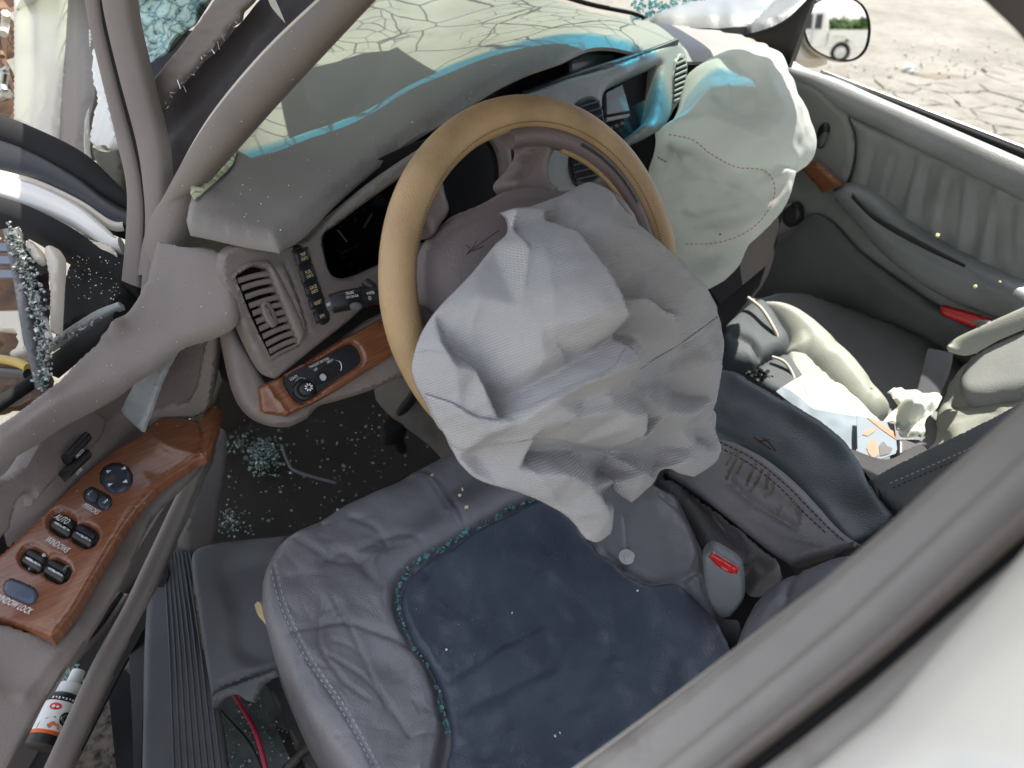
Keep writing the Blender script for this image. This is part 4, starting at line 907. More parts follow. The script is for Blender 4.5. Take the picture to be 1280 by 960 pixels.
relief('armrest_side', [(270, 530, 'c'), (272, 560), (248, 592), (200, 640), (160, 720), (120, 790), (84, 840), (40, 910), (0, 990, 'c'), (-60, 990, 'c'), (-60, 760, 'c'), (62, 792, 'c'), (98, 752), (165, 638), (200, 600), (248, 570)],
       [(270, 545, 1.03), (150, 700, .86), (60, 800, .745), (-40, 900, .68), (30, 910, .70)], M['taupe'], dd, step=5, edge=(10, .012), thick=.05, feats=[('bump', 20, 840, 50, 30, 0, -.012), ('noise', 60, .004), ('line', [(105, 770), (20, 880)], 8, .004)])
DKP = nearer(WB, -.010)
M['rocker'] = plain('grey_brown_rocker', (.055, .048, .04), .4)  # lower half of each rocker, lighter grey-brown than the upper
for x, y in SWS:
    sw = relief('window_switch', rrect(x, y, 38, 31, 30), DKP, M['void'], dd, step=4, thick=.012)
    relief('rocker', rrect(x+1.5, y-4, 27, 10, 30, .25), nearer(WB, -.006), M['black'], sw, step=2, edge=(2.5, .002), thick=.004)
    relief('rocker', rrect(x-3, y+5, 27, 10, 30, .25), nearer(WB, -.003), M['rocker'], sw, step=2, edge=(2.5, .002), thick=.006)
    relief('rocker_edge', [(x-10, y-3), (x+9, y+7), (x+8.5, y+9), (x-10.5, y-1)], nearer(WB, -.0005), M['silver'], sw, step=2, edge=(2, .001), thick=.002)
kb = relief('mirror_knob', [(145+23*math.cos(a), 596+20*math.sin(a)) for a in np.linspace(0, 6.28, 16)[:-1]], nearer(WB, .001), M['black'], dd, step=3, edge=(3, .002), thick=.006)
relief('knob_cap', [(145+20*math.cos(a), 596+17.5*math.sin(a)) for a in np.linspace(0, 6.28, 16)[:-1]], nearer(WB, .006), plain('blue_black_plastic', (.03, .034, .05), .3), kb, step=2.5, edge=(5, .003), thick=.008, feats=[('bump', 145, 596, 14, 12, 0, -.002)])
V = []; F = []; fn = nearer(WB, .009)
for ax, ay, dx, dy in ((135, 589, -1, -.4), (155, 585, .4, -.9), (157, 602, 1, .4), (137, 606, -.4, .9)):
    p, ex, ey, n, dep = frame_at(ax, ay, fn, dx, dy); k = len(V); u = 3.2*dep/FPX
    V += [p+ex*u, p-ex*u*.7+ey*u, p-ex*u*.7-ey*u]; F.append((k, k+1, k+2))
link('arrow_marks', mesh('arrow_marks', V, F, False), M['white'], kb)
ms = relief('mirror_selector', rrect(122, 623, 42, 25, 27, .48), nearer(WB, .001), M['black'], dd, step=3, edge=(3, .002), thick=.006)
for x, y in ((114, 618), (130, 627)): relief('selector_key', rrect(x, y, 16, 14, 27, .35), nearer(WB, .004), plain('slate_plastic', (.045, .052, .065), .35), ms, step=2, edge=(3, .0015), thick=.004)
wl = relief('window_lock_switch', rrect(25, 739, 50, 27, 24, .48), nearer(WB, .001), M['black'], dd, step=3, edge=(3, .002), thick=.006)
relief('lock_key', rrect(25, 738, 42, 20, 24, .45), nearer(WB, .005), plain('slate_blue_plastic', (.06, .075, .11), .35), wl, step=2.5, edge=(3, .002), thick=.006)
lettering('panel_lettering', [('L', 113, 617, 20, 9, 8), ('R', 132, 628, 20, 9, 8), ('AUTO', 78, 650, 20, 10, 9)], nearer(WB, .007), M['white'], dd)
lettering('panel_lettering', [('MIRRORS', 114, 637, 20, 11.5, 7.5), ('WINDOWS', 72, 682, 20, 11.5, 8.5), ('WINDOW LOCK', 17, 756, 20, 9, 8.5)], nearer(WB, .001), M['white'], dd)
crumbs('switch_crumbs', [(D(55, 694, WB([(55, 694)])[0]-.007), .0050), (D(83, 709, WB([(83, 709)])[0]-.007), .0065), (D(81, 711, WB([(83, 709)])[0]-.009), .004), (D(38, 711, WB([(38, 711)])[0]-.004), .0035), (D(20, 742, WB([(20, 742)])[0]-.008), .0015)], M['crumb_mix'], parent=dd)
# map pocket
relief('pocket_wall', [(240, 580, 'c'), (262, 575), (240, 600), (190, 690), (130, 800), (60, 920), (10, 1000, 'c'), (-30, 1000, 'c'), (60, 880), (120, 790), (165, 700)], [(250, 585, 1.17), (62, 850, 1.03), (130, 850, 1.11), (20, 990, .99)], M['taupe_dk'], dd, step=6, thick=.01)
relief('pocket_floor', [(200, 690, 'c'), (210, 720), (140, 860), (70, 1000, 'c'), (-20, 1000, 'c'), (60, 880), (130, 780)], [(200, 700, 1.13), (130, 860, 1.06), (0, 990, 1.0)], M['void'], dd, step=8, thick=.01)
band('pocket_slot', [(150, 740, .955), (118, 783, .91), (92, 805, .875)], [(156, 746, .96), (122, 790, .915), (96, 812, .88)], M['black'], dd, .002, .004)
band('pocket_shelf', [(158, 742, .955), (122, 790, .915), (82, 832, .868)], [(164, 744, .96), (126, 794, .92), (86, 838, .873)], M['taupe'], dd, .003, .006)
tube('pocket_lip', [(262, 548, 1.10), (246, 585, 1.09), (222, 640, 1.06), (188, 716, .99), (165, 765, .94), (130, 830, .885), (96, 905, .84), (60, 985, .80)], [.007, .010, .012, .013, .013, .013, .013, .013], M['taupe'], dd, seg=14)
relief('pocket_carpet', [(268, 545, 'c'), (276, 560), (262, 600), (236, 660), (205, 730), (178, 780), (150, 840), (120, 910), (84, 1000, 'c'), (52, 1000, 'c'), (92, 914), (128, 836), (163, 768), (188, 718), (224, 638), (248, 585)],
       [(265, 560, 1.14), (150, 830, .945), (75, 990, .855), (205, 840, 1.0)], M['carpet_br'], dd, step=5, edge=(10, .012), thick=.008)
# spray bottle lying in the pocket
sb = thing('spray_bottle', D(72, 900, .93), 'small black spray bottle with white nozzle and orange band lying in the door pocket', 'bottle')
A0 = D(53, 934, .90); A1 = D(99, 838, .965); ax = A1-A0; LN = np.linalg.norm(ax); ax /= LN
vw = CAM-A0; vw -= (vw@ax)*ax; vw /= np.linalg.norm(vw); sx = np.cross(ax, vw)
def lathe(name, prof, mat, parent, seg=28, off=0):
    V = []; F = []; n = len(prof); UV = []
    for t, rr in prof:
        for j in range(seg):
            a = 2*math.pi*j/seg; V.append(A0+ax*t*LN+rr*(math.cos(a)*vw+math.sin(a)*sx)); UV.append((j/seg, t))
    for i in range(n-1):
        for j in range(seg): F.append((i*seg+j, i*seg+(j+1) % seg, (i+1)*seg+(j+1) % seg, (i+1)*seg+j))
    F += [tuple(range(seg))[::-1], tuple((n-1)*seg+j for j in range(seg))]
    me = mesh(name, V, F, True, 35, UV); return link(name, me, mat, parent)
RB = .0205
lathe('bottle_base', [(-.02, RB*.8), (0, RB*.98), (.015, RB), (.12, RB)], M['black'], sb)
lathe('orange_band', [(.118, RB*1.01), (.165, RB*1.01)], M['orange'], sb)
lathe('label', [(.163, RB*1.004), (.53, RB*1.004)], M['paper'], sb)
lathe('dark_shoulder', [(.53, RB*1.006), (.60, RB*.98), (.64, RB*.86), (.66, RB*.66)], M['black'], sb)
lathe('spray_cap', [(.655, RB*.70), (.66, RB*.74), (.80, RB*.70), (.815, RB*.5), (.825, RB*.42), (.99, RB*.40), (1.0, RB*.34)], M['paper'], sb)
tube3('spray_trigger', [A0+ax*LN*.78-sx*RB*.9+vw*.004, A0+ax*LN*.72-sx*RB*1.25+vw*.006, A0+ax*LN*.58-sx*RB*1.35+vw*.006, A0+ax*LN*.50-sx*RB*1.2+vw*.004], .0022, M['paper'], sb)
def decal(name, pts, mat, k=1.02):
    """pts = (t along the bottle, angle in radians) polygons wrapped on the label"""
    V = [A0+ax*t*LN+RB*k*(math.cos(a)*vw+math.sin(a)*sx) for t, a in pts]; c = np.mean(V, axis=0)
    c = c+(np.mean([math.cos(a) for _, a in pts])*vw)*.0003
    n = len(V); me = mesh(name, V+[c], [(i, (i+1) % n, n) for i in range(n)], False); return link(name, me, mat, sb)
el_ = lambda t, a, rt, ra, n=18: [(t+rt*math.cos(q), a+ra*math.sin(q)) for q in np.linspace(0, 6.283, n)[:-1]]
sg = 1 if (sx@RT) > 0 else -1
decal('red_oval', el_(.45, -.35*sg, .045, .36), M['red']); decal('grey_wheel_print', el_(.33, .55*sg, .085, .40), M['black']); decal('wheel_hub_print', el_(.33, .55*sg, .06, .28), M['silver'], 1.03)
decal('grey_wheel_print', el_(.33, .55*sg, .03, .15), M['black'], 1.04); decal('dark_print', [(.24, -.9*sg), (.30, -.5*sg), (.33, -.1*sg), (.24, .3*sg), (.17, .5*sg), (.17, -.9*sg)], M['trim'])
decal('orange_print', [(.22, -.35*sg), (.27, -.1*sg), (.25, .25*sg), (.19, .4*sg), (.185, -.2*sg)], M['pic_orange'], 1.03)
for k in range(9): decal('white_letters', [(.545+.02*(k % 2), (-.8+k*.2)*sg), (.575, (-.8+k*.2)*sg), (.575, (-.7+k*.2)*sg), (.55, (-.7+k*.2)*sg)], M['white'], 1.03)
crumbs('pocket_glass_crumbs', [(D(random.gauss(92, 7), random.gauss(846, 6), .985+random.uniform(-.012, .0)), random.uniform(.002, .006)) for _ in range(60)], M['crumb'])
# loose end of the belt cap seal and weatherstrip at the window line
ws_ = thing('window_weatherstrip', D(110, 410, .9), 'bent black window weatherstrip with a glassy edge lying over the driver door cap', 'weatherstrip')
band('strip', [(58, 430, .90), (90, 408, .895), (122, 388, .89), (150, 378, .885)], [(62, 438, .895), (94, 416, .89), (128, 396, .885), (152, 384, .88)], M['grey'], ws_, .004, .006)
band('rubber', [(60, 448, .885), (95, 425, .88), (125, 404, .878), (150, 390, .875)], [(66, 470, .87), (100, 442, .866), (126, 422, .865), (146, 404, .868)], M['blackm'], ws_, .008, .008)
band('rubber', [(-30, 512, .80), (10, 488, .82), (50, 462, .85)], [(-30, 530, .79), (8, 506, .81), (56, 474, .845)], M['blackm'], ws_, .006, .006)
crumbs('edge_glass', [(D(58+t*92+random.gauss(0, 2), 436-t*54+random.gauss(0, 2), .885), random.uniform(.0012, .003)) for t in np.random.default_rng(8).random(120)], M['crumb_mix'], parent=ws_)

# powdered glass over the driver door cap and the pillar trims
for nm, po, rgn, cnt in (('glass_specks', 'belt_cap', (20, 290, 300, 560), 120), ('glass_specks', 'trim_cover', (190, 470, 0, 300), 60), ('glass_specks', 'wood_panel', (20, 270, 510, 780), 70)):
    ob = bpy.data.objects[po]; bpy.context.view_layer.update(); mi = ob.matrix_world.inverted(); L = []
    for _ in range(cnt):
        dv = D(random.uniform(*rgn[:2]), random.uniform(*rgn[2:]), 1)-CAM; dv /= np.linalg.norm(dv); ok, loc, _, _ = ob.ray_cast(mi @ Vector(CAM), mi.to_3x3() @ Vector(dv))
        if ok: L.append((np.array(ob.matrix_world @ loc)-dv*.0005, random.uniform(.0005, .0012)))
    crumbs(nm, L, M['white'], parent=ob.parent)
# ================================================================== dashboard
db = thing('dashboard', D(560, 200, 1.15), 'taupe dashboard with padded top, air vents and wood strip, cracked open at the centre', 'dashboard')
TOPB = pts_base([(232, 262, .855), (345, 312, .83), (400, 280, .875), (480, 210, .96), (560, 150, 1.05), (640, 90, 1.18), (690, 55, 1.29), (740, 40, 1.37), (850, 60, 1.46), (955, 55, 1.60),
                 (290, 190, .98), (370, 110, 1.23), (480, 0, 1.68), (500, -40, 1.82), (620, -30, 1.95), (560, 40, 1.52), (440, 130, 1.22), (720, 5, 1.62), (850, 25, 1.68), (960, 40, 1.72)])
relief('top_pad', [(229, 262, 'c'), (234, 238), (264, 180), (340, 92), (420, 10), (460, -50, 'c'), (640, -40, 'c'), (700, -8), (740, 6), (800, 18), (870, 26), (930, 36), (962, 48, 'c'), (958, 64), (905, 66), (855, 66), (800, 58), (762, 50), (735, 50), (700, 64), (640, 86), (560, 134), (480, 186), (412, 242), (376, 276), (346, 300, 'c'), (298, 291), (233, 278, 'c')],
       TOPB, M['dash'], db, step=6, edge=(20, .016), thick=.006, sharp=60, feats=[('noise', 90, .006), ('line', [(232, 272), (290, 283), (352, 296)], 10, .004, 'full')])
relief('gap_shade_backing', [(258, 330, 'c'), (300, 300), (400, 215), (560, 110), (700, 45), (870, 50), (985, 80, 'c'), (965, 330), (900, 420, 'c'), (560, 420), (470, 480), (330, 515, 'c'), (280, 470)],
       [(300, 330, 1.0), (360, 530, 1.12), (560, 140, 1.3), (870, 70, 1.66), (960, 330, 1.62)], M['void'], db, step=16, thick=.02)  # black sheet stands in for the shade seen through the dash gaps
DB = pts_base([(300, 330, .86), (360, 530, .93), (560, 300, 1.06)])
CL = [(405, 300), (408, 291), (420, 283), (472, 244), (560, 187), (620, 176), (624, 270), (600, 300), (540, 310), (480, 332), (440, 348), (420, 346), (412, 334)]
VENT = [(297, 346, 'c'), (318, 334), (336, 337, 'c'), (374, 430, 'c'), (352, 440), (341, 447, 'c'), (316, 395)]
relief('bezel', [(279, 318, 'c'), (300, 306), (344, 310, 'c'), (382, 300), (412, 276), (480, 222), (560, 168, 'c'), (640, 160, 'c'), (650, 320, 'c'), (560, 335), (500, 345), (470, 372), (438, 402), (395, 436), (355, 468), (345, 474), (333, 466), (318, 440), (300, 400), (285, 365), (276, 340)],
       DB, M['taupe'], db, step=4, edge=(6, .006), thick=.02, holes=[CL, VENT], feats=[('line', [(346, 326), (366, 372), (385, 420)], 8, .006), ('line', [(352, 322), (372, 370), (388, 424)], 2.5, -.006)])
# end vent: frame, dark duct, slats
ev = relief('end_vent', [(292, 344, 'c'), (312, 328), (338, 325, 'c'), (350, 342), (384, 412), (378, 430), (360, 440), (340, 452, 'c'), (316, 404), (300, 366)], nearer(DB, .008), M['taupe'], db, step=3, edge=(7, .007), thick=.012, holes=[VENT])
relief('vent_duct', [(290, 340, 'c'), (340, 325, 'c'), (382, 436, 'c'), (338, 456, 'c')], nearer(DB, -.025), M['void'], ev, step=12)
L0, L1 = np.array([297, 346.]), np.array([341, 447.]); R0, R1 = np.array([335, 337.]), np.array([374, 430.])
fnv = nearer(DB, .004)
for k, t in enumerate((.03, .125, .235, .345, .44, .54, .63, .725, .82, .91)):
    a = L0+(L1-L0)*t+np.array([-1, 0]); b = R0+(R1-R0)*t+np.array([1, 0]); w = (L1-L0)/np.linalg.norm(L1-L0)*1.9
    da, dbb = fnv([a])[0], fnv([b])[0]
    segs = [(0, 1)] if t < .3 or t > .67 else [(0, 1)]
    band('slat', [(*(a-w), da+.004), (*((a+b)/2-w+[0, -1]), (da+dbb)/2+.003), (*(b-w), dbb+.004)], [(*(a+w), da), (*((a+b)/2+w+[0, -1]), (da+dbb)/2), (*(b+w), dbb)], M['taupe'], ev, .0015, .004, n=10, m=5)
q = lambda s, t: tuple((L0+(L1-L0)*t)*(1-s)+(R0+(R1-R0)*t)*s)
relief('vent_divider', [q(.36, .40), q(.62, .38), q(.64, .66), q(.38, .68)], nearer(DB, .006), M['taupe'], ev, step=2, edge=(3, .002), thick=.012)
relief('vent_thumbwheel', [q(.43, .42), q(.52, .41), q(.56, .63), q(.48, .64)], nearer(DB, .010), M['taupe_dk'], ev, step=2, edge=(3, .003), thick=.008, feats=[('wave', 66, 2.6, .0008, 0)])
# information button strip
bs = relief('button_strip', [(364, 318), (366, 310), (375, 306), (384, 311), (388, 320), (414, 392), (414, 400), (407, 407), (400, 406), (394, 396)], nearer(DB, .002), M['black'], db, step=3, edge=(3, .003), thick=.010)
cuts = [0, .23, .46, .64, .81, 1.0]; T0, T1 = np.array([376, 310.]), np.array([405, 404.])
for i in range(5):
    a = T0+(T1-T0)*(cuts[i]+.02); b = T0+(T1-T0)*(cuts[i+1]-.02); w = np.array([8.6, -3.4])*(1 if i < 4 else .85)
    relief('button', [tuple(a-w)+('c',), tuple(a+w)+('c',), tuple(b+w)+('c',), tuple(b-w)+('c',)], nearer(DB, .005), M['black'], bs, step=3, edge=(3, .0018), thick=.006)
tx = []
for i, words in enumerate((('TRIP', 'INFO'), ('FUEL', 'INFO'), ('GAGE', 'INFO'), ('RESET',), ('E/M',))):
    c = T0+(T1-T0)*((cuts[i]+cuts[i+1])/2); dn_ = np.array([2.0, 5.2])
    for j, wd in enumerate(words): tx.append((wd, *(c+dn_*(j-(len(words)-1)/2)), 20, -9, 4.4))
lettering('button_lettering', tx, nearer(DB, .0055), M['gold'], bs)
# instrument cluster
ic = relief('instrument_cluster', [(396, 262, 'c'), (470, 200), (640, 140, 'c'), (650, 320, 'c'), (540, 330), (430, 362), (404, 344)], nearer(DB, -.055), M['void'], db, step=10, thick=.02)
CLB = nearer(DB, -.050)
band('needle', [(421, 288, CLB([(421, 288)])[0]-.006), (433, 303, CLB([(433, 303)])[0]-.006)], [(423.2, 287, CLB([(421, 288)])[0]-.006), (435, 302, CLB([(433, 303)])[0]-.006)], M['white'], ic, .001, .001, n=6, m=4)
band('needle', [(453, 284, CLB([(453, 284)])[0]-.006), (464, 266, CLB([(464, 266)])[0]-.006)], [(456, 285, CLB([(453, 284)])[0]-.006), (467, 267, CLB([(464, 266)])[0]-.006)], M['stitchlt'], ic, .001, .001, n=6, m=4)
lettering('gauge_print', [('UNLEADED FUEL ONLY', 436, 312, 20, -10, 3.2), ('0', 444, 276, 20, -10, 8)], CLB, M['stitchlt'], ic)
for k in range(12):
    a = math.radians(120+k*14); x, y = 478+56*math.cos(a), 300+40*math.sin(a)
    if x > 408 and y > 262: band('dial_tick', [(x, y, CLB([(x, y)])[0]-.002), (x+5*math.cos(a), y+4*math.sin(a), CLB([(x, y)])[0]-.002)], [(x+1.2, y, CLB([(x, y)])[0]-.002), (x+1.2+5*math.cos(a), y+4*math.sin(a), CLB([(x, y)])[0]-.002)], M['stitchlt'], ic, .0005, .001, n=3, m=3)
relief('gauge_lens', CL, nearer(DB, -.018), M['lens'], ic, step=12, thick=.002)
# knee panel with wood strip and light switch
KB = pts_base([(300, 440, .90), (345, 525, .915), (520, 440, 1.0)])
relief('knee_panel', [(274, 345, 'c'), (284, 368), (300, 412), (322, 452), (334, 474), (350, 478), (420, 430), (470, 394), (560, 360, 'c'), (570, 420), (520, 460), (470, 486), (420, 502), (400, 508), (384, 524), (360, 534), (335, 531), (312, 518), (296, 494), (284, 450), (275, 400)],
       nearer(KB, -.012), M['taupe'], db, step=5, edge=(14, .016), thick=.03, feats=[('noise', 50, .003), ('line', [(335, 536), (420, 505), (520, 462)], 6, .004)])
wt = relief('wood_strip', [(323, 484, 'c'), (331, 480), (365, 463), (426, 425), (455, 410), (520, 374, 'c'), (530, 420, 'c'), (480, 452), (407, 497), (359, 521, 'c'), (327, 516, 'c')], nearer(KB, .003), M['wood'], db, step=3, edge=(6, .007), thick=.02, uvang=30,
       feats=[('line', [(332, 481), (346, 500), (359, 520)], 2.5, .003, 'full')], holes=[[(357, 473), (400, 450), (437, 430), (446, 433), (453, 447), (450, 455), (410, 482), (378, 503), (368, 497)]])
SP = nearer(KB, -.006)
sp = relief('switch_plate', [(354, 472), (398, 448), (438, 427), (449, 432), (456, 448), (452, 458), (410, 485), (378, 506), (366, 500)], SP, M['black'], db, step=4, thick=.01)
kn = relief('lamp_knob', [(381+15*math.cos(a), 488+13*math.sin(a)) for a in np.linspace(0, 6.283, 18)[:-1]], nearer(KB, -.003), M['black'], db, step=2.5, edge=(3, .002), thick=.006)
relief('knob_cap', [(384+11*math.cos(a), 486+10*math.sin(a)) for a in np.linspace(0, 6.283, 16)[:-1]], nearer(KB, .008), M['black'], kn, step=2.5, edge=(6, .005), thick=.016)
V = []; F = []; fn = nearer(KB, .0095); p, ex, ey, n_, dep = frame_at(386, 484, fn, 20, -9); u = dep/FPX
for k in range(8):
    a = k*math.pi/4; c_, s_ = math.cos(a), math.sin(a); e = ex*c_+ey*s_; g = -ex*s_+ey*c_; j = len(V)
    V += [p+e*2.2*u+g*.6*u, p+e*2.2*u-g*.6*u, p+e*5*u-g*.9*u, p+e*5*u+g*.9*u]; F.append((j, j+1, j+2, j+3))
link('lamp_symbol', mesh('lamp_symbol', V, F, False), M['white'], kn)
relief('dimmer_slot', [(393, 477), (400, 463), (424, 450), (428, 456), (424, 466), (402, 480)], nearer(KB, -.004), M['void'], sp, step=2.5, edge=(2, .001), thick=.004)
relief('dimmer_slider', [(400, 470), (404, 467), (408, 472), (404, 476)], nearer(KB, .001), M['stitchlt'], sp, step=2, thick=.004)
band('slot_rim', [(418, 449, SP([(418, 449)])[0]-.002), (425, 451, SP([(425, 451)])[0]-.002), (428, 458, SP([(428, 458)])[0]-.002), (427, 464, SP([(427, 464)])[0]-.002)], [(418, 451, SP([(418, 449)])[0]-.002), (424, 453, SP([(425, 451)])[0]-.002), (426, 458, SP([(428, 458)])[0]-.002), (425, 463, SP([(427, 464)])[0]-.002)], M['silver'], sp, .001, .002, n=12, m=4)
band('knob_arc', [(369, 476, SP([(369, 476)])[0]-.002), (375, 471, SP([(375, 471)])[0]-.002), (383, 473, SP([(383, 473)])[0]-.002)], [(370, 477, SP([(369, 476)])[0]-.002), (375.5, 473.5, SP([(375, 471)])[0]-.002), (382, 474, SP([(383, 473)])[0]-.002)], M['silver'], sp, .001, .002, n=12, m=4)
lettering('switch_lettering', [('LIGHTS', 367, 472.5, 20, -10, 3.6), ('TWILIGHT SENTINEL', 399, 453.5, 20, -10, 3.3), ('OFF', 394.5, 462, 20, -10, 3.2), ('DELAY', 412.5, 451.5, 20, -10, 3.2)], nearer(SP, .0015), M['white'], sp)
# centre stack
DC = pts_base([(560, 140, 1.12), (870, 70, 1.45), (760, 230, 1.28)])
RAD = [(757, 120, 'c'), (762, 109), (790, 93), (825, 78, 'c'), (821, 120), (816, 147), (812, 152), (782, 175, 'c'), (757, 156, 'c')]
cs = relief('centre_panel', [(560, 150, 'c'), (610, 130), (659, 115), (707, 97), (760, 82), (797, 68), (825, 56), (848, 49), (858, 56), (863, 76), (858, 105), (843, 141), (828, 160), (800, 174), (784, 183), (770, 205), (760, 240, 'c'), (690, 250, 'c'), (640, 200)], DC, M['grey'], db, step=4, edge=(9, .010), thick=.03, holes=[RAD], feats=[('noise', 50, .003)])
band('panel_top_lip', [(655, 117, 1.22), (707, 98, 1.27), (797, 69, 1.365), (848, 50, 1.42)], [(652, 113, 1.235), (706, 94, 1.285), (797, 66, 1.38), (849, 47, 1.43)], M['black'], db, .002, .02, n=24)
rc = relief('radio_cavity', [(745, 100, 'c'), (835, 66, 'c'), (825, 160, 'c'), (780, 190, 'c'), (745, 165, 'c')], nearer(DC, -.05), M['void'], db, step=10, thick=.02)
relief('radio_face', [(758, 116, 'c'), (778, 106, 'c'), (787, 138, 'c'), (759, 143, 'c')], nearer(DC, -.03), M['screen'], rc, step=4, thick=.01)
band('radio_bar', [(758, 147, 1.325), (786, 142, 1.345)], [(758, 152, 1.325), (786, 146, 1.345)], M['stitchlt'], rc, .003, .004, n=8, m=5)
for x, y in ((764, 160), (771, 157), (778, 154), (768, 167)): relief('radio_button', rrect(x, y, 5, 4, -12, .3), nearer(DC, -.03), M['trim'], rc, step=2, thick=.006)
def vent(name, out, base, nslat, dirv, parent, mat):
    v = relief(name, out, nearer(base, .006), mat, parent, step=2.5, edge=(3.5, .004), thick=.014)
    c = np.mean([p[:2] for p in out], axis=0); inn = [tuple(c+(np.array(p[:2])-c)*.80) for p in out]
    relief('vent_duct', inn, nearer(base, .0065), M['void'], v, step=3, thick=.002)
    P = np.array(inn); y0, y1 = P[:, 1].min(), P[:, 1].max(); lp = smooth_loop(inn, 1.5)
    for k in range(nslat):
        y = y0+(y1-y0)*(k+.6)/(nslat+.2); xs = lp[np.abs(lp[:, 1]-y) < 2.5][:, 0]
        if len(xs) < 2: continue
        xa, xb = xs.min(), xs.max(); s = dirv*(xb-xa)
        band('slat', [(xa, y-s/2-1.1, nearer(base, .009)([(xa, y)])[0]), (xb, y+s/2-1.1, nearer(base, .009)([(xb, y)])[0])], [(xa, y-s/2+1.3, nearer(base, .012)([(xa, y)])[0]), (xb, y+s/2+1.3, nearer(base, .012)([(xb, y)])[0])], mat, v, .001, .003, n=5, m=4)
    return v
vent('passenger_vent', [(849, 66), (857, 68), (861, 84), (856, 110), (848, 130), (842, 136), (842, 110), (843, 85)], DC, 8, -.45, db, M['grey'])
vent('centre_vent', [(718, 136), (726, 124), (744, 119), (753, 130), (757, 150), (758, 172), (745, 178), (722, 160)], DC, 5, -.3, db, M['black'])
vent('centre_vent', [(716, 178), (745, 172), (752, 190), (754, 215), (742, 232), (718, 228)], DC, 5, -.25, db, M['black'])
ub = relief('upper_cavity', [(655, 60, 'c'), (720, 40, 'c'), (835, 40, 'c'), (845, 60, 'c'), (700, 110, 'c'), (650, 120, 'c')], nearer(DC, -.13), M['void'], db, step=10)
relief('display_frame', [(708, 61, 'c'), (795, 58, 'c'), (795, 90, 'c'), (708, 108, 'c')], nearer(DC, -.075), M['black'], db, step=3, edge=(3, .004), thick=.02, holes=[[(717, 68, 'c'), (790, 65, 'c'), (790, 88, 'c'), (717, 104, 'c')]])
relief('display_screen', [(715, 66, 'c'), (770, 64, 'c'), (768, 88, 'c'), (715, 106, 'c')], nearer(DC, -.082), M['screen'], db, step=4, thick=.006, feats=[('line', [(712, 90), (770, 70)], 5, -.003, 'full')])
for k in range(6): tube('clip', [(790+k*3, 62+random.uniform(-3, 3), 1.5), (793+k*3+random.uniform(-2, 2), 72, 1.49)], .003, random.choice([M['grey'], M['trim'], M['black']]), db, seg=6)
relief('lower_console_face', [(770, 205, 'c'), (800, 176), (830, 165), (850, 200), (845, 300), (800, 330, 'c'), (770, 260)], nearer(DC, -.06), M['blackm'], db, step=8, thick=.03)
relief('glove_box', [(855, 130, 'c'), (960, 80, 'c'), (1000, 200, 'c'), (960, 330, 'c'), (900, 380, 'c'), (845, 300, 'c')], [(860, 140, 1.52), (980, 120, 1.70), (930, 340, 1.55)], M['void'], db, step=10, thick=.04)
tag(relief('dash_sticker', [(238, 240, 'c'), (240, 224), (258, 200), (272, 180, 'c'), (296, 188, 'c'), (290, 204), (268, 226), (244, 248, 'c')], nearer(TOPB, .012), plain('hologram_plate', (.52, .55, .34), .3, ('noise', 400, .5), .5, vscale=140, metal=.2), None, step=2.5, edge=(2, .001), thick=.002),
    'glittery yellow green plate lying at the dashboard corner beside the A pillar', 'plate')
# glass dust on the pad
du = []
for _ in range(120):
    x = random.uniform(280, 700); y = 300-(x-250)*.52+random.gauss(-40, 55)
    if y < 4 or not inside(np.array([[x, y]]), np.array([(260, 255), (480, 20), (640, 5), (690, 50), (480, 200), (350, 300)], float))[0]: continue
    du.append((D(x, y, TOPB([(x, y)])[0]-.002), random.uniform(.0006, .0018)))
crumbs('glass_specks', du, M['white'])
# broken glass heaped on the cowl past the dash, a wiper arm
crumbs('cowl_glass_crumbs', [(D(random.uniform(790, 905), random.uniform(-8, 26), 1.95+random.uniform(-.04, .03)), random.uniform(.005, .016)) for _ in range(260)], M['crumb'])
tag(tube('wiper', [(700, -6, 1.9), (740, 6, 1.88), (790, 16, 1.86), (806, 22, 1.85)], .006, M['black']), 'black wiper arm crossing the glass littered cowl', 'wiper')
relief('cowl_trim', [(800, 20, 'c'), (850, 0), (905, -10), (1010, -20, 'c'), (985, 12), (930, 26), (870, 28), (820, 26)], [(810, 20, 1.86), (1000, -10, 1.84), (870, 26, 1.80)], M['arm'], body, step=6, edge=(10, .015), thick=.03, feats=[('noise', 30, .006)])
relief('pillar_base_trim', [(930, 30, 'c'), (985, -18), (1030, -40, 'c'), (1010, 2), (975, 24), (940, 36)], [(935, 32, 1.76), (1020, -20, 1.78), (975, 20, 1.74)], M['arm'], body, step=5, edge=(8, .012), thick=.02)

# ================================================================== steering column
sc_ = thing('steering_column', D(560, 360, 1.0), 'steering column shroud behind the wheel with a black cruise control stalk', 'steering column')
relief('shroud', [(500, 330), (540, 310), (600, 320), (620, 400), (590, 450), (520, 430), (500, 390)], [(500, 330, .95), (600, 330, 1.0), (540, 440, 1.0)], M['taupe_dk'], sc_, step=6, edge=(20, .03), thick=.06)
relief('ignition_recess', [(512, 352), (520, 340), (531, 342), (533, 362), (528, 380), (516, 372)], [(512, 350, .925), (531, 342, .93), (525, 378, .93)], M['void'], sc_, step=3, edge=(3, .003), thick=.01)
st = tube('turn_stalk', [(414, 380, .90), (430, 376, .905), (452, 372, .915), (453, 372, .915), (490, 366, .93), (540, 355, .97)], [.0120, .0130, .0132, .0110, .0110, .0100], M['black'], sc_, seg=20)
tube('stalk_end_button', [(409.5, 381, .896), (415, 379.6, .899)], [.0085, .0092], M['trim'], st, seg=20)
tube('stalk_collar', [(452, 371.5, .912), (458, 370.5, .914)], .0136, M['blackm'], st, seg=20)
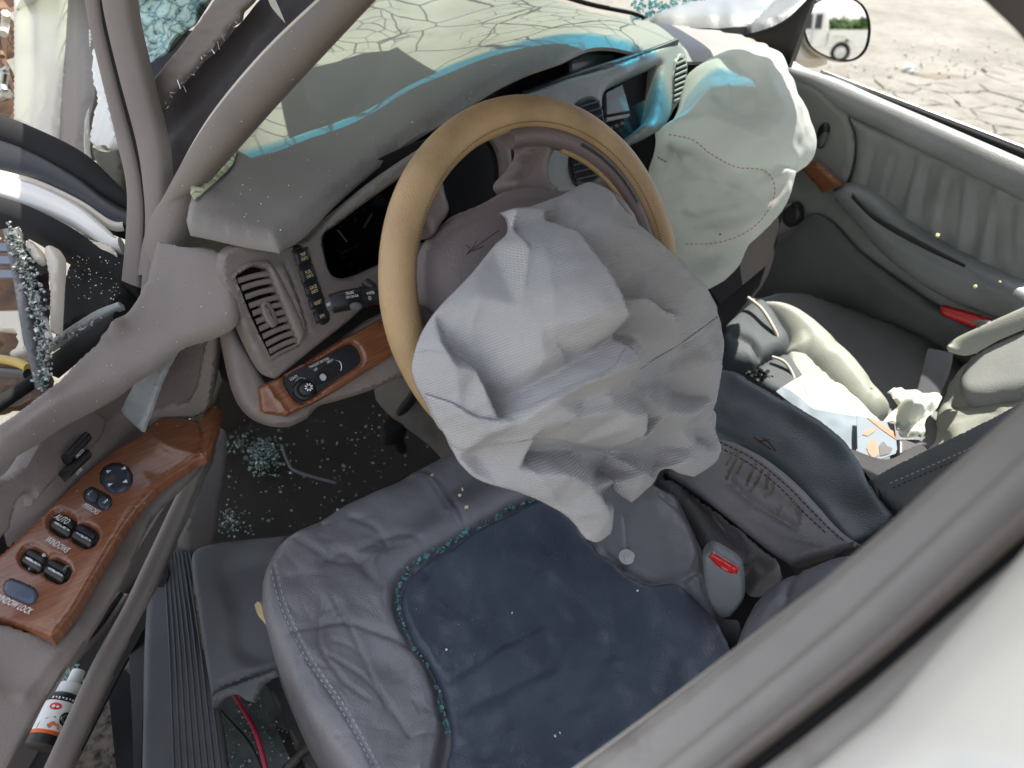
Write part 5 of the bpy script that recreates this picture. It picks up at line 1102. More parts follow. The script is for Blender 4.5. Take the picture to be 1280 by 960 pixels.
relief('stalk_slider', [(438, 382), (446, 379), (453, 383), (450, 387), (440, 388)], [(438, 382, .885), (453, 383, .89), (446, 388, .89)], M['trim'], st, step=2, edge=(2, .001), thick=.004)
SKB = pts_base([(414, 376, .8855), (490, 360, .912), (450, 384, .8975)])
lettering('stalk_lettering', [('SET', 411, 381, 14, -3, 4)], pts_base([(405, 378, .884), (417, 376, .886), (411, 388, .884)]), M['white'], st)
lettering('stalk_lettering', [('CRUISE', 437, 366.5, 20, -4, 3.6), ('OFF ON R/A', 440, 371, 20, -4, 3.2), ('WIPER', 463, 366.5, 20, -4, 3.8), ('O', 462, 373, 20, -4, 5)], nearer(SKB, .0022), M['white'], st)
tube('tilt_lever', [(456, 352, .93), (466, 360, .93), (474, 366, .93)], [.006, .008, .006], M['black'], sc_, seg=12)

# ================================================================== steering wheel
WC = np.array([-.35229, -.00273, .91933]); WN = np.array([.0033187, -.866318, .499481])
WX = np.cross(np.cross(WN, [1, 0, 0]), WN); WX = np.array([1, 0, 0])-WN*WN[0]; WX /= np.linalg.norm(WX); WU = np.cross(WN, WX); WU *= np.sign(WU[2])
sw_ = thing('steering_wheel', WC, 'steering wheel with a tan leather rim cover and mauve grey hub', 'steering wheel')
WP = plane_base(WC, WN)
def wang(x, y):
    p = D(x, y, WP([(x, y)])[0])-WC; return math.atan2(p@WU, p@WX)
def torus(name, R, rr, a0, a1, mat, parent, n=120, m=20, off=0, lump=0, flat=1.0):
    V = []; F = []; UV = []; closed = abs(a1-a0-2*math.pi) < 1e-6; cnt = n if closed else n+1
    for i in range(cnt):
        a = a0+(a1-a0)*i/n; e = math.cos(a)*WX+math.sin(a)*WU; k = rr*(1+lump*vnoise(np.array([a*6.]), np.array([1.3]))[0])
        for j in range(m):
            b = 2*math.pi*j/m; V.append(WC+WN*(off+k*math.sin(b)*flat)+e*(R+k*math.cos(b))); UV.append((a*R, b*rr))
    for i in range(n):
        for j in range(m):
            i2 = (i+1) % cnt; F.append((i*m+j, i2*m+j, i2*m+(j+1) % m, i*m+(j+1) % m))
    if not closed: F += [tuple(range(m))[::-1], tuple(n*m+j for j in range(m))]
    me = mesh(name, V, F, True, 60, UV); bm = bmesh.new(); bm.from_mesh(me); bmesh.ops.recalc_face_normals(bm, faces=bm.faces); bm.to_mesh(me); bm.free()
    return link(name, me, mat, parent)
rcv = torus('rim_cover', .200, .0205, 0, 2*math.pi, M['tan'], sw_, n=200, m=24, lump=.06)
V = []; F = []
for i in range(300):            # cover seam: one short thread per stitch, inside front of the rim
    a = 2*math.pi*i/300; da = .011
    for_ = []
    for aa in (a, a+da):
        e = math.cos(aa)*WX+math.sin(aa)*WU; b = math.radians(128); o = WC+WN*(.0208*math.sin(b))+e*(.200+.0208*math.cos(b)); nr = WN*math.sin(b)+e*math.cos(b); tg = np.cross(nr, -math.sin(aa)*WX+math.cos(aa)*WU)
        for_ += [o+tg*.0007+nr*.0004, o-tg*.0007+nr*.0004]
    k = len(V); V += for_; F.append((k, k+1, k+3, k+2))
link('cover_stitches', mesh('cover_stitches', V, F, False), M['tan_dk'], rcv, 'stuff')
a0, a1 = wang(838, 300), wang(655, 160)
ir = torus('inner_rim', .1745, .0125, a0-.25, a1+.15, M['wheel'], sw_, n=60, m=14, off=.002)
torus('cover_edge', .1615, .0035, wang(795, 225), wang(700, 172), M['tan'], sw_, n=40, m=8, off=.004)
V = []; F = []
for i in range(26):
    a = wang(800, 240)+(wang(722, 168)-wang(800, 240))*i/25
    for s in (-1, 1):
        e = math.cos(a+.006*s)*WX+math.sin(a+.006*s)*WU; o1 = WC+WN*.0149+e*(.171); o2 = WC+WN*.0147+e*.176; k = len(V); g = np.cross(e, WN)*.0006
        V += [o1+g, o1-g, o2-g, o2+g]; F.append((k, k+1, k+2, k+3))
link('rim_stitches', mesh('rim_stitches', V, F, False), M['stitch'], ir, 'stuff')
relief('spoke', [(516, 262), (528, 232), (545, 206), (556, 214), (563, 240), (568, 262), (556, 282), (544, 296), (532, 280)], nearer(WP, .004), M['wheel'], sw_, step=3, edge=(14, .018), thick=.02)
relief('spoke', [(646, 158), (676, 150), (716, 160), (712, 174), (698, 192), (694, 216), (706, 236), (690, 250), (660, 244), (640, 228), (656, 206), (667, 182)], nearer(WP, .004), M['wheel'], sw_, step=3, edge=(16, .02), thick=.02)
relief('spoke', [(762, 232), (782, 212), (806, 228), (832, 280), (842, 330), (822, 340), (796, 310), (772, 280)], nearer(WP, -.002), M['wheel'], sw_, step=3, edge=(14, .016), thick=.02)
relief('spoke', [(505, 385), (520, 376), (545, 390), (560, 430), (530, 440)], nearer(WP, -.004), M['wheel'], sw_, step=4, edge=(10, .012), thick=.02)
relief('horn_button', [(794, 278), (799, 271), (806, 275), (808, 286), (803, 293), (796, 290)], nearer(WP, .012), M['black'], sw_, step=2, edge=(4, .004), thick=.01)
HB = pts_base([(530, 330, .79), (660, 235, .845), (800, 260, .90), (660, 380, .80), (540, 390, .80)])
relief('hub_pad', [(527, 310), (536, 290), (566, 262, 'c'), (600, 248), (644, 226), (672, 222), (700, 230), (760, 226), (800, 262), (812, 320), (800, 400), (740, 450), (600, 450), (545, 410), (530, 380), (524, 344)],
       HB, M['hub'], sw_, step=5, edge=(18, .022), thick=.05, feats=[('line', [(545, 395), (541, 340), (548, 302), (600, 268), (660, 246), (720, 250)], 3.5, -.003), ('poly', [(560, 320), (600, 280), (660, 262), (760, 270), (760, 420), (580, 420), (556, 370)], 18, .004)])
V = []; F = []
for P_ in ([(583, 318), (596, 308), (612, 296), (624, 288)], [(583, 318), (592, 308), (596, 300)], [(590, 314), (604, 308)], [(588, 311), (582, 306)]):
    L = smooth_loop(P_, 2, False)
    for i in range(len(L)-1):
        a = D(*L[i], HB([L[i]])[0]-.0062); b = D(*L[i+1], HB([L[i+1]])[0]-.0062); k = len(V); u_ = np.array([0, 0, .0005]); V += [a+u_, a-u_, b-u_, b+u_]; F.append((k, k+1, k+2, k+3))
link('crack_lines', mesh('crack_lines', V, F, False), M['stitch'], sw_, 'stuff')

# ================================================================== deployed airbags
AB = pts_base([(640, 262, .79), (760, 240, .83), (520, 450, .735), (700, 400, .715), (895, 420, .865), (560, 560, .75), (740, 675, .765), (880, 570, .86), (720, 560, .74)])
ab_out = [(624, 267, 'c'), (664, 263), (700, 245), (735, 228), (752, 234), (766, 250), (800, 288), (850, 328), (882, 362), (897, 388), (905, 428), (897, 486), (889, 520), (895, 540), (903, 562, 'c'), (893, 580), (868, 596, 'c'), (850, 592), (832, 586), (818, 602), (790, 628, 'c'), (776, 618), (767, 600), (766, 630), (764, 668, 'c'), (748, 678), (734, 674, 'c'),
          (716, 652), (690, 634), (650, 616), (596, 598), (570, 572), (548, 530), (524, 492), (514, 466), (520, 430), (540, 394), (585, 346), (616, 308), (629, 294)]
fc_ = [(x, y, 0) for x, y in smooth_loop(ab_out, 34)]
fc_ += [(668, 270, .008), (690, 312, .020), (712, 365, .024), (733, 415, .024), (752, 470, .022), (768, 526, .022), (774, 548, .020),
        (680, 280, -.004), (702, 316, -.006), (724, 362, -.012), (747, 412, -.012), (766, 468, -.012), (783, 526, -.012),
        (746, 374, .004), (770, 388, .020), (800, 404, .018), (836, 430, .004), (738, 366, -.010), (766, 372, -.012), (800, 386, -.008), (790, 424, -.006), (770, 440, .004), (800, 452, -.004),
        (740, 290, .014), (760, 250, .006), (800, 320, .016), (846, 362, .014), (880, 392, .000), (838, 396, .004),
        (630, 272, .016), (632, 330, .018), (626, 396, .012), (622, 280, -.004), (618, 330, -.004), (600, 400, .002), (580, 380, .006), (650, 420, .008),
        (540, 428, .008), (552, 464, .018), (580, 470, .010), (590, 500, .016), (606, 528, .014), (566, 440, -.012), (592, 458, -.014), (606, 486, -.014), (618, 512, -.014), (534, 480, .012), (560, 520, .016),
        (640, 496, -.014), (672, 476, -.010), (712, 452, -.006), (740, 428, .002), (622, 532, .020), (654, 508, .022), (690, 488, .020), (722, 476, .024), (746, 452, .024), (660, 456, .004),
        (700, 506, .010), (728, 498, .012), (690, 528, .018), (740, 520, .020), (650, 540, .018), (590, 548, .016), (752, 540, .020),
        (600, 566, -.010), (660, 562, -.016), (720, 560, -.016), (768, 562, -.020), (640, 590, .006), (690, 594, .016), (730, 610, .010), (748, 640, .012), (742, 664, .004), (670, 616, .008), (716, 644, .008),
        (768, 590, -.026), (768, 620, -.020), (790, 590, .012), (786, 610, .010), (806, 566, -.018), (834, 556, -.014), (830, 580, -.012), (850, 574, .010), (868, 586, .004), (880, 548, -.010), (894, 564, .004), (856, 560, .006),
        (776, 486, .002), (812, 454, -.008), (850, 431, -.004), (824, 474, -.014), (846, 486, -.012), (872, 462, .010), (866, 426, .004), (892, 430, -.004), (852, 520, .012), (812, 520, .014), (790, 548, .012), (884, 500, .004), (838, 536, .006), (870, 530, -.006)]
fb = [('bump', 690, 430, 150, 140, 0, .035), ('facet', [(x, y, h*1.35) for x, y, h in fc_], 4),
      ('ridge', [(667, 264), (690, 312), (712, 368), (733, 416), (752, 470), (768, 528)], 5, .004), ('ridge', [(630, 266), (632, 330), (626, 398)], 4, .007), ('ridge', [(606, 532), (650, 508), (700, 484), (746, 450)], 5, .004),
      ('ridge', [(700, 512), (716, 503), (738, 500)], 4, .006), ('ridge', [(664, 552), (690, 520), (700, 505)], 6, .003), ('ridge', [(750, 384), (790, 402), (832, 432)], 5, .004), ('ridge', [(836, 440), (844, 470), (836, 490)], 5, -.006),
      ('ridge', [(770, 556), (800, 520), (840, 450)], 6, .003), ('ridge', [(590, 356), (584, 420), (600, 470)], 5, .003), ('ridge', [(552, 404), (580, 470), (590, 520)], 6, .003), ('ridge', [(640, 570), (668, 606), (716, 650)], 5, .004), ('ridge', [(690, 565), (700, 610)], 5, -.003),
      ('ridge', [(730, 240), (760, 300), (800, 345)], 6, .0025), ('ridge', [(690, 270), (760, 330), (830, 352)], 8, -.003), ('ridge', [(780, 300), (800, 380), (812, 440)], 6, .002), ('ridge', [(650, 330), (664, 420), (700, 470)], 7, .0025), ('ridge', [(860, 440), (878, 480), (872, 520)], 6, .004),
      ('line', [(776, 486), (812, 454), (850, 431), (898, 396)], 3, -.003), ('line', [(575, 546), (640, 549), (700, 546), (770, 556)], 3.5, -.004), ('wave', 55, 24, .0008, 1.2), ('noise', 40, .004), ('noise', 13, .001)]
ridge_ = {(668, 270), (690, 312), (712, 365), (733, 415), (752, 470), (768, 526), (774, 548)}; valley_ = {(680, 280), (702, 316), (724, 362), (747, 412), (766, 468), (783, 526)}
fbL = [('facet', [(x, y, h*1.0*(.62 if (x, y) not in ridge_ else 1)) for x, y, h in fc_ if (x, y) not in valley_], 8)]+fb; fbR = [('facet', [(x, y, h*.75) for x, y, h in fc_ if (x, y) not in ridge_], 8)]+fb
_P = Dn(np.array(ab_out_xy := [(p[0], p[1]) for p in ab_out], float), AB(np.array(ab_out_xy, float))); ABN = np.linalg.svd(_P-_P.mean(0))[2][2]
dab = thing('driver_airbag', D(690, 430, .76), 'deflated lavender grey woven airbag hanging from the steering wheel hub over the seat', 'airbag')
def cloth(name, out, m, step=2.6, ft=None): return relief(name, out, nearer(AB, m), M['bag'], dab, step=step, edge=(4, .004), feats=ft or fbL, thick=.0025, sharp=180, uvang=20, full=True, normal=ABN)
cloth('inner_layer', ab_out, -.012, 5, fb)
abr = cloth('front_panel', [(650, 264, 'c'), (700, 245), (735, 228), (752, 234), (766, 250), (800, 288), (850, 328), (882, 362), (897, 388), (905, 428), (897, 486), (889, 520), (897, 546, 'c'), (880, 560), (840, 556), (800, 570), (770, 570), (735, 545), (690, 440), (650, 330)], 0, ft=fbR)
abl = cloth('front_panel', [(624, 267, 'c'), (664, 263, 'c'), (690, 311), (712, 366), (733, 416), (753, 442, 'c'), (746, 462), (722, 482), (690, 496), (654, 516), (610, 542), (560, 545), (530, 502), (514, 466), (520, 430), (540, 394), (585, 346), (616, 308), (629, 294)], .007)
abh = cloth('rolled_fold', [(528, 494, 'c'), (550, 506), (580, 524), (606, 528, 'c'), (630, 517), (654, 504), (690, 485), (722, 470), (749, 440, 'c'), (759, 478), (770, 526), (777, 563, 'c'), (740, 557), (690, 549), (640, 552), (596, 560), (570, 562), (546, 528)], .013)
abs_ = cloth('hanging_skirt', [(556, 540, 'c'), (600, 545), (690, 540), (773, 552, 'c'), (768, 600), (766, 640), (764, 668, 'c'), (748, 678), (734, 674, 'c'), (716, 652), (690, 634), (650, 616), (596, 598), (570, 572)], .003)
abq = cloth('hanging_skirt', [(762, 552, 'c'), (800, 540), (840, 536), (889, 512), (896, 540), (903, 562, 'c'), (893, 580), (868, 596, 'c'), (850, 592), (832, 586), (818, 602), (790, 628, 'c'), (776, 618), (767, 600)], -.004)
def on_relief(o, P, lift=.002):
    """points of a measured line dropped on a finished piece (ray from the photographer to its surface)"""
    bpy.context.view_layer.update(); out = []; mi = o.matrix_world.inverted()
    for x, y in P:
        dv = D(x, y, 1)-CAM; dv /= np.linalg.norm(dv); ok, loc, nr, _ = o.ray_cast(mi @ Vector(CAM), mi.to_3x3() @ Vector(dv))
        if ok: out.append(np.array(o.matrix_world @ loc)-dv*lift)
    return out
def seam(name, P, o, mat, parent, w=.0008, ln=3, gap=2, lift=.0012):
    L = on_relief(o, smooth_loop(P, 1.2, False), lift); V = []; F = []; i = 0
    while i+ln < len(L):
        a, b = L[i], L[i+ln]; v = CAM-a; v /= np.linalg.norm(v); s = np.cross(b-a, v); s /= np.linalg.norm(s)+1e-9; k = len(V)
        V += [a+s*w, a-s*w, b-s*w, b+s*w, a+s*w-v*.002, a-s*w-v*.002, b-s*w-v*.002, b+s*w-v*.002]
        F += [(k, k+1, k+2, k+3), (k+4, k+7, k+6, k+5), (k, k+4, k+5, k+1), (k+2, k+6, k+7, k+3), (k+1, k+5, k+6, k+2), (k+3, k+7, k+4, k)]; i += ln+gap
    return link(name, mesh(name, V, F, False), mat, parent, 'stuff')
seam('seam', [(774, 485), (812, 453), (850, 430), (898, 395)], abr, M['stitch'], abr, .0005, 3, 1); seam('seam', [(522, 440), (536, 438), (556, 442)], abl, M['stitchlt'], abl, .0005, 4, 1)

PBB = pts_base([(940, 56, 1.50), (862, 90, 1.42), (830, 170, 1.36), (1015, 190, 1.44), (930, 170, 1.33), (900, 350, 1.36), (850, 300, 1.36), (930, 250, 1.35)])
pb_out = [(941, 50, 'c'), (957, 58), (964, 72, 'c'), (978, 84), (992, 108), (1003, 132), (1014, 156), (1022, 178), (1018, 200, 'c'), (1004, 210), (995, 218), (988, 242), (976, 268), (956, 290), (939, 306), (930, 330), (917, 344, 'c'), (902, 352), (884, 359), (868, 352), (852, 320), (842, 280), (828, 256), (818, 232), (822, 200), (829, 176), (829, 154, 'c'), (842, 146), (852, 137), (860, 112), (866, 86), (884, 72), (905, 62), (925, 60)]
fq = [(x, y, 0) for x, y in smooth_loop(pb_out, 30)]
fq += [(834, 160, .014), (868, 166, .026), (892, 188, .030), (922, 204, .030), (960, 204, .024), (1000, 200, .008), (838, 176, -.008), (866, 182, -.014), (888, 202, -.016), (920, 220, -.014), (956, 218, -.002),
       (880, 90, .012), (900, 76, .014), (870, 130, .022), (905, 120, .020), (890, 150, .012), (912, 165, .012), (930, 130, .034), (950, 170, .034), (940, 90, .026), (948, 60, .010), (966, 84, .016), (962, 120, .018), (985, 150, .010), (990, 190, .012), (974, 180, .022),
       (962, 230, .022), (966, 250, .020), (940, 282, .020), (900, 298, .020), (860, 300, .012), (930, 246, .002), (890, 250, -.004), (856, 240, .000), (850, 205, -.008), (985, 222, .004), (960, 280, .002), (900, 320, -.004), (920, 322, .006), (890, 340, .008), (870, 325, -.004), (832, 196, .012), (826, 220, .010), (842, 222, -.006)]
fp = [('bump', 930, 190, 90, 110, 0, .045), ('facet', [(x, y, h*1.4) for x, y, h in fq], 5), ('ridge', [(940, 56), (946, 100), (960, 150), (968, 196)], 6, .006), ('ridge', [(964, 74), (975, 130), (994, 200)], 5, .005), ('ridge', [(880, 84), (892, 130), (890, 180)], 5, .005), ('ridge', [(900, 72), (922, 130), (930, 190)], 6, -.006),
      ('ridge', [(834, 166), (866, 173), (890, 193), (922, 209)], 4, -.005), ('ridge', [(968, 232), (960, 262), (930, 290), (890, 304)], 5, .004), ('ridge', [(842, 230), (900, 240), (944, 276)], 8, .003), ('ridge', [(884, 306), (896, 334)], 4, .005), ('ridge', [(916, 306), (912, 338)], 4, -.004), ('noise', 26, .007), ('noise', 11, .0022), ('wave', 75, 30, .0016, 1.5)]
pbag = tag(relief('passenger_airbag', pb_out, PBB, M['pbag'], None, step=2.6, edge=(16, .04), feats=fp, thick=.012, sharp=180), 'burst white passenger airbag hanging from the dashboard, red thread arc', 'airbag')
seam('tether_seam', [(836, 168), (866, 175), (888, 192), (921, 209), (955, 213), (968, 231), (963, 258), (939, 286), (899, 303), (852, 305)], pbag, M['redthread'], pbag, .0007, 3, 2)
seam('tether_seam', [(822, 196), (828, 200), (834, 203)], pbag, M['redthread'], pbag, .001, 3, 1)
crumbs('dark_speck', [(p, .004) for p in on_relief(pbag, [(900, 293)])], M['black'], parent=pbag)
tube('latch_tab', [(960, 62, 1.52), (975, 70, 1.53), (984, 88, 1.52)], [.016, .018, .012], M['pbag'], pbag, seg=8, flat=.3)
# ================================================================== driver seat
ds = thing('bucket_seat', D(620, 780, 1.05), 'driver seat cushion in worn grey leather with a darker blue black centre', 'car seat')
SEB = pts_base([(335, 690, .985), (550, 565, 1.17), (830, 600, 1.16), (920, 790, .95), (470, 960, .775), (900, 1000, .74), (620, 780, .95)])
seat_out = [(322, 722), (328, 694), (342, 668), (372, 648), (420, 622), (470, 598), (530, 570), (566, 548, 'c'), (640, 520), (760, 530), (828, 596), (850, 612), (868, 640), (884, 672), (892, 710), (900, 750), (912, 780), (920, 812), (960, 860), (960, 1040, 'c'), (470, 1040, 'c'), (452, 1000), (432, 956), (404, 912), (372, 862), (346, 806), (328, 760)]
CR = [(668, 626), (640, 634), (600, 656), (560, 680), (528, 698), (506, 718), (497, 744), (500, 766), (514, 798), (534, 826), (546, 850), (556, 888), (560, 920), (552, 960), (545, 1030)]
CRR = [(748, 676), (768, 692), (788, 708), (812, 720), (836, 722), (862, 716), (890, 690)]
fs = [('line', CR, 9, -.016, 'full'), ('line', [(x-22, y-12) for x, y in CR], 20, .010, 'full'), ('line', CRR, 7, -.010), ('line', [(620, 640), (680, 620), (748, 676)], 8, -.008),
      ('line', [(x+38, y+22) for x, y in CR[3:]], 26, .012), ('line', [(520, 580), (548, 600), (566, 630), (582, 662)], 4, -.006), ('line', [(508, 584), (536, 604), (560, 650)], 6, .003),
      ('line', [(780, 640), (784, 676), (782, 706)], 3, -.004), ('line', [(820, 616), (862, 650), (884, 700)], 4, -.006), ('line', [(846, 618), (872, 660), (890, 720), (908, 770)], 5, -.008),
      ('line', [(395, 708), (430, 690), (470, 730), (486, 750)], 6, -.005), ('line', [(480, 690), (468, 720), (488, 750)], 8, .005), ('line', [(352, 790), (420, 776), (470, 790), (520, 812)], 3.5, -.0045), ('line', [(404, 740), (398, 800), (430, 850), (470, 880)], 3, -.0035),
      ('line', [(410, 736), (440, 790), (490, 900)], 3, -.003), ('line', [(400, 810), (460, 850), (520, 930)], 3, -.0035), ('line', [(440, 690), (500, 668), (540, 690)], 5, -.003), ('line', [(360, 664), (420, 700), (470, 700)], 4, -.003), ('line', [(430, 640), (470, 660), (486, 690)], 4, -.004),
      ('line', [(560, 860), (586, 830), (640, 792), (690, 766)], 7, -.006), ('line', [(570, 900), (620, 860), (700, 820)], 8, -.005), ('line', [(506, 764), (560, 770), (640, 764)], 4, -.002), ('line', [(560, 950), (640, 870), (760, 810)], 16, .006), ('line', [(600, 640), (560, 700), (520, 740)], 9, .003),
      ('line', [(560, 860), (548, 832), (552, 800)], 5, -.004), ('line', [(760, 716), (768, 760), (776, 800)], 4, -.002), ('line', [(850, 724), (872, 752), (896, 780)], 6, -.006), ('line', [(862, 718), (884, 742), (900, 764)], 5, .005),
      ('bump', 690, 800, 150, 110, 0, -.012), ('bump', 830, 650, 46, 40, 20, .012), ('noise', 46, .007), ('noise', 18, .0018),
      ('line', [(340, 700), (352, 752), (384, 820), (430, 890), (462, 946), (490, 1010)], 2.5, -.003, 'full')]
crz = random.Random(4)
for _ in range(46):       # fine creases in the worn border
    x, y = crz.uniform(345, 560), crz.uniform(640, 930); a = crz.uniform(-.3, 1.2); l = crz.uniform(18, 55)
    fs.append(('line', [(x, y), (x+l*.5*math.cos(a)+crz.uniform(-5, 5), y+l*.5*math.sin(a)+crz.uniform(-5, 5)), (x+l*math.cos(a), y+l*math.sin(a))], crz.uniform(1.6, 3), -crz.uniform(.0008, .002)))
cush = relief('cushion', seat_out, SEB, M['seat'], ds, step=3.2, edge=(30, .04), feats=fs, thick=.11, sharp=180)
ins = [p for p in CR]
insert = relief('centre_insert', [(690, 616), (640, 636), (600, 658), (562, 682), (530, 701), (509, 720), (501, 745), (504, 766), (517, 797), (537, 824), (550, 850), (560, 888), (564, 920), (557, 960), (550, 1030, 'c'), (950, 1030, 'c'), (950, 860), (917, 808), (905, 782), (880, 752), (850, 727), (812, 722), (786, 712), (766, 696), (746, 680), (720, 640)],
       nearer(SEB, .013), M['insert'], ds, step=4, edge=(8, .012), feats=[(f if f[0] != 'line' else f[:3]+(f[3]*.5,)+f[4:]) for f in fs if not (f[0] == 'line' and (f[1] is CR or f[1] is CRR))], thick=.02, sharp=180)
for off in (0, 7): seam('stitch_row', [(337+off, 704), (349+off, 752), (380+off, 818), (426+off, 886), (460+off, 946), (486+off, 1000)], cush, M['stitchlt'], ds, .0006, 4, 3)
seam('stitch_row', [(330, 694), (344, 672), (374, 652), (422, 626), (472, 602), (530, 575)], cush, M['stitch'], ds, .0006, 4, 3)
zp = tube('cushion_zip', [(322, 754, .985), (338, 790, .96), (366, 846, .92), (398, 902, .87), (424, 948, .83), (440, 990, .80)], .0028, M['trim'], ds, seg=8)
cr = []
for k, (p, w) in enumerate((on_relief(cush, [(x, y)], .003), 1) for x, y in smooth_loop(CR[:13], 2.2, False)):
    if not p or random.random() < .30: continue
    for _ in range(random.choice((1, 1, 2, 3))): cr.append((p[0]+rng.normal(0, .0030, 3)*[1, 1, .4], random.choice((.002, .0025, .003, .004, .005, .0085))))
for x, y in ((752, 682), (764, 694), (774, 702), (784, 712), (790, 714), (797, 737), (748, 678)):
    p = on_relief(insert, [(x, y)], .002)
    if p: cr.append((p[0], random.uniform(.003, .007)))
crumbs('seat_glass_crumbs', cr, M['crumb'])
sp_ = []
for _ in range(45):
    p = on_relief(random.choice((insert, cush)), [(random.uniform(350, 900), random.uniform(620, 950))], .0008)
    if p: sp_.append((p[0], random.uniform(.0005, .0012)))
for x, y in ((797, 738), (700, 916), (694, 920), (640, 766), (558, 812)):
    p = on_relief(insert, [(x, y)], .001)
    if p: sp_.append((p[0], .004))
crumbs('glass_specks', sp_, M['white'])
leafs = [(p, .006) for p in on_relief(cush, [(540, 594), (578, 612), (575, 619), (583, 634)], .002)]
crumbs('dry_leaf_bits', leafs, M['gold'])
# plastic side valance and seat track
vb = pts_base([(250, 680, 1.10), (350, 840, .97), (268, 870, .96)])
relief('side_valance', [(236, 694), (250, 680), (300, 672), (360, 666, 'c'), (352, 740), (348, 832, 'c'), (330, 838), (300, 852), (272, 864), (263, 880, 'c'), (254, 830), (244, 760)], vb, M['trim'], ds, step=4, edge=(9, .010), thick=.02,
       feats=[('poly', [(282, 710), (340, 700), (380, 760), (350, 822), (300, 820), (290, 770)], 12, -.010), ('line', [(270, 856), (348, 826)], 2, -.003, 'full')])
relief('valance_end', [(263, 880, 'c'), (268, 866), (300, 852), (348, 834, 'c'), (346, 842), (330, 850), (316, 876, 'c'), (306, 874), (292, 866), (276, 872), (266, 884, 'c')], nearer(vb, .004), M['trim'], ds, step=3, edge=(3, .004), thick=.006)
relief('seat_track', [(328, 852, 'c'), (356, 838), (430, 960), (450, 1010, 'c'), (400, 1010, 'c'), (360, 920)], [(330, 855, 1.08), (440, 1000, .98), (380, 1000, 1.0)], M['black'], ds, step=5, edge=(4, .006), thick=.03)
relief('track_arm', [(350, 960, 'c'), (366, 944), (392, 920, 'c'), (398, 928), (372, 954), (356, 975, 'c')], [(350, 965, 1.03), (395, 922, 1.01), (372, 950, 1.02)], M['black'], ds, step=4, edge=(3, .004), thick=.02)
relief('torn_foam', [(318, 756, 'c'), (323, 752), (327, 758), (330, 772), (336, 784, 'c'), (330, 778), (322, 768)], [(318, 756, .975), (336, 784, .95), (326, 764, .965)], plain('foam', (.45, .33, .2), .9, ('noise', 200, .6)), ds, step=2, thick=.006)
WBK = pts_base([(280, 860, 1.15), (400, 860, 1.12), (340, 1000, 1.06)])
relief('under_seat_carpet', [(255, 830, 'c'), (360, 800), (470, 1000, 'c'), (262, 1010, 'c')], WBK, plain('green_grey_carpet', (.045, .052, .048), .95, ('noise', 800, .9), .4), body, step=6, thick=.01, feats=[('noise', 20, .006)])
tag(tube('red_wire', [(288, 862, 1.10), (300, 880, 1.08), (316, 908, 1.06), (326, 936, 1.045), (336, 975, 1.03)], .0032, M['redwire'], None), 'red wire running out from under the seat side cover', 'wire')
tag(tube('black_wire', [(272, 885, 1.10), (288, 902, 1.08), (308, 924, 1.06), (322, 950, 1.05), (334, 985, 1.04)], .0024, M['black'], None), 'thin black wire beside the red wire on the floor', 'wire')
cf = []
for _ in range(130): x, y = random.gauss(325, 30), random.gauss(915, 30); cf.append((D(x, y, WBK([(x, y)])[0]-.004), random.uniform(.0012, .005)))
crumbs('under_seat_crumbs', cf, M['crumb_dull'])
# coin
cp = on_relief(cush, [(783, 697)], .001)[0]
bm = bmesh.new(); bmesh.ops.create_cone(bm, segments=40, radius1=.0118, radius2=.0118, depth=.0018, cap_ends=True); bmesh.ops.bevel(bm, geom=[e for e in bm.edges if e.calc_face_angle(0) > 1], offset=.0004, segments=1, affect='EDGES')
nrm = Vector((-.25, -.25, 1)).normalized(); rotm = nrm.to_track_quat('Z', 'Y').to_matrix()
def coin_part(bm, name, mat, parent):
    for v in bm.verts: v.co = Vector(cp)+nrm*.003+rotm @ v.co
    me = bpy.data.meshes.new(name); bm.to_mesh(me); bm.free(); return link(name, me, mat, parent)
coin = tag(coin_part(bm, 'coin', M['coin'], None), 'silver coin lying in the seat crease under the airbag', 'coin')
bm = bmesh.new(); P_ = [(.000, .0068), (.0028, .0060), (.0044, .0036), (.0036, .0016), (.0050, .0002), (.0036, -.0008), (.0036, -.0032), (.0012, -.0042), (.0030, -.0072), (-.0040, -.0072), (-.0030, -.0034), (-.0050, 0), (-.0046, .0040), (-.0026, .0062)]
A_ = [bm.verts.new((x, y, .0009)) for x, y in P_]; B_ = [bm.verts.new((x*.85, y*.85, .0015)) for x, y in P_]; bm.faces.new(B_)
for i in range(len(P_)): bm.faces.new((A_[i], A_[(i+1) % len(P_)], B_[(i+1) % len(P_)], B_[i]))
coin_part(bm, 'coin_relief', M['coin'], coin)
# driver buckle
bk = thing('seat_belt_buckle', D(905, 730, .98), 'grey seat belt buckle with red button beside the driver seat', 'belt buckle')
BKB = pts_base([(880, 700, .975), (928, 718, .965), (905, 770, .985)])
relief('buckle_body', [(878, 700, 'c'), (886, 690), (897, 690), (926, 709), (931, 722, 'c'), (930, 750), (914, 773, 'c'), (902, 776), (891, 766, 'c'), (882, 738)], BKB, M['arm'], bk, step=3, edge=(6, .006), thick=.025)
relief('release_button', [(885, 697, 'c'), (891, 691, 'c'), (924, 711, 'c'), (921, 719, 'c'), (912, 718), (895, 708)], nearer(BKB, .003), M['red'], bk, step=2.5, edge=(3, .003), thick=.008, feats=[('line', [(888, 700), (920, 717)], 3, -.001)])
band('buckle_strap', [(878, 728, 1.0), (884, 755, 1.0), (897, 785, .99), (914, 808, .98)], [(896, 768, .99), (904, 776, .99), (922, 776, .985), (926, 796, .975)], M['belt'], bk, .004, .004)
relief('seat_gap', [(830, 590, 'c'), (900, 640), (985, 705), (1010, 760), (960, 860), (920, 820), (880, 690), (850, 620)], [(840, 600, 1.25), (985, 710, 1.15), (930, 820, 1.08)], M['void'], ds, step=8, thick=.02)
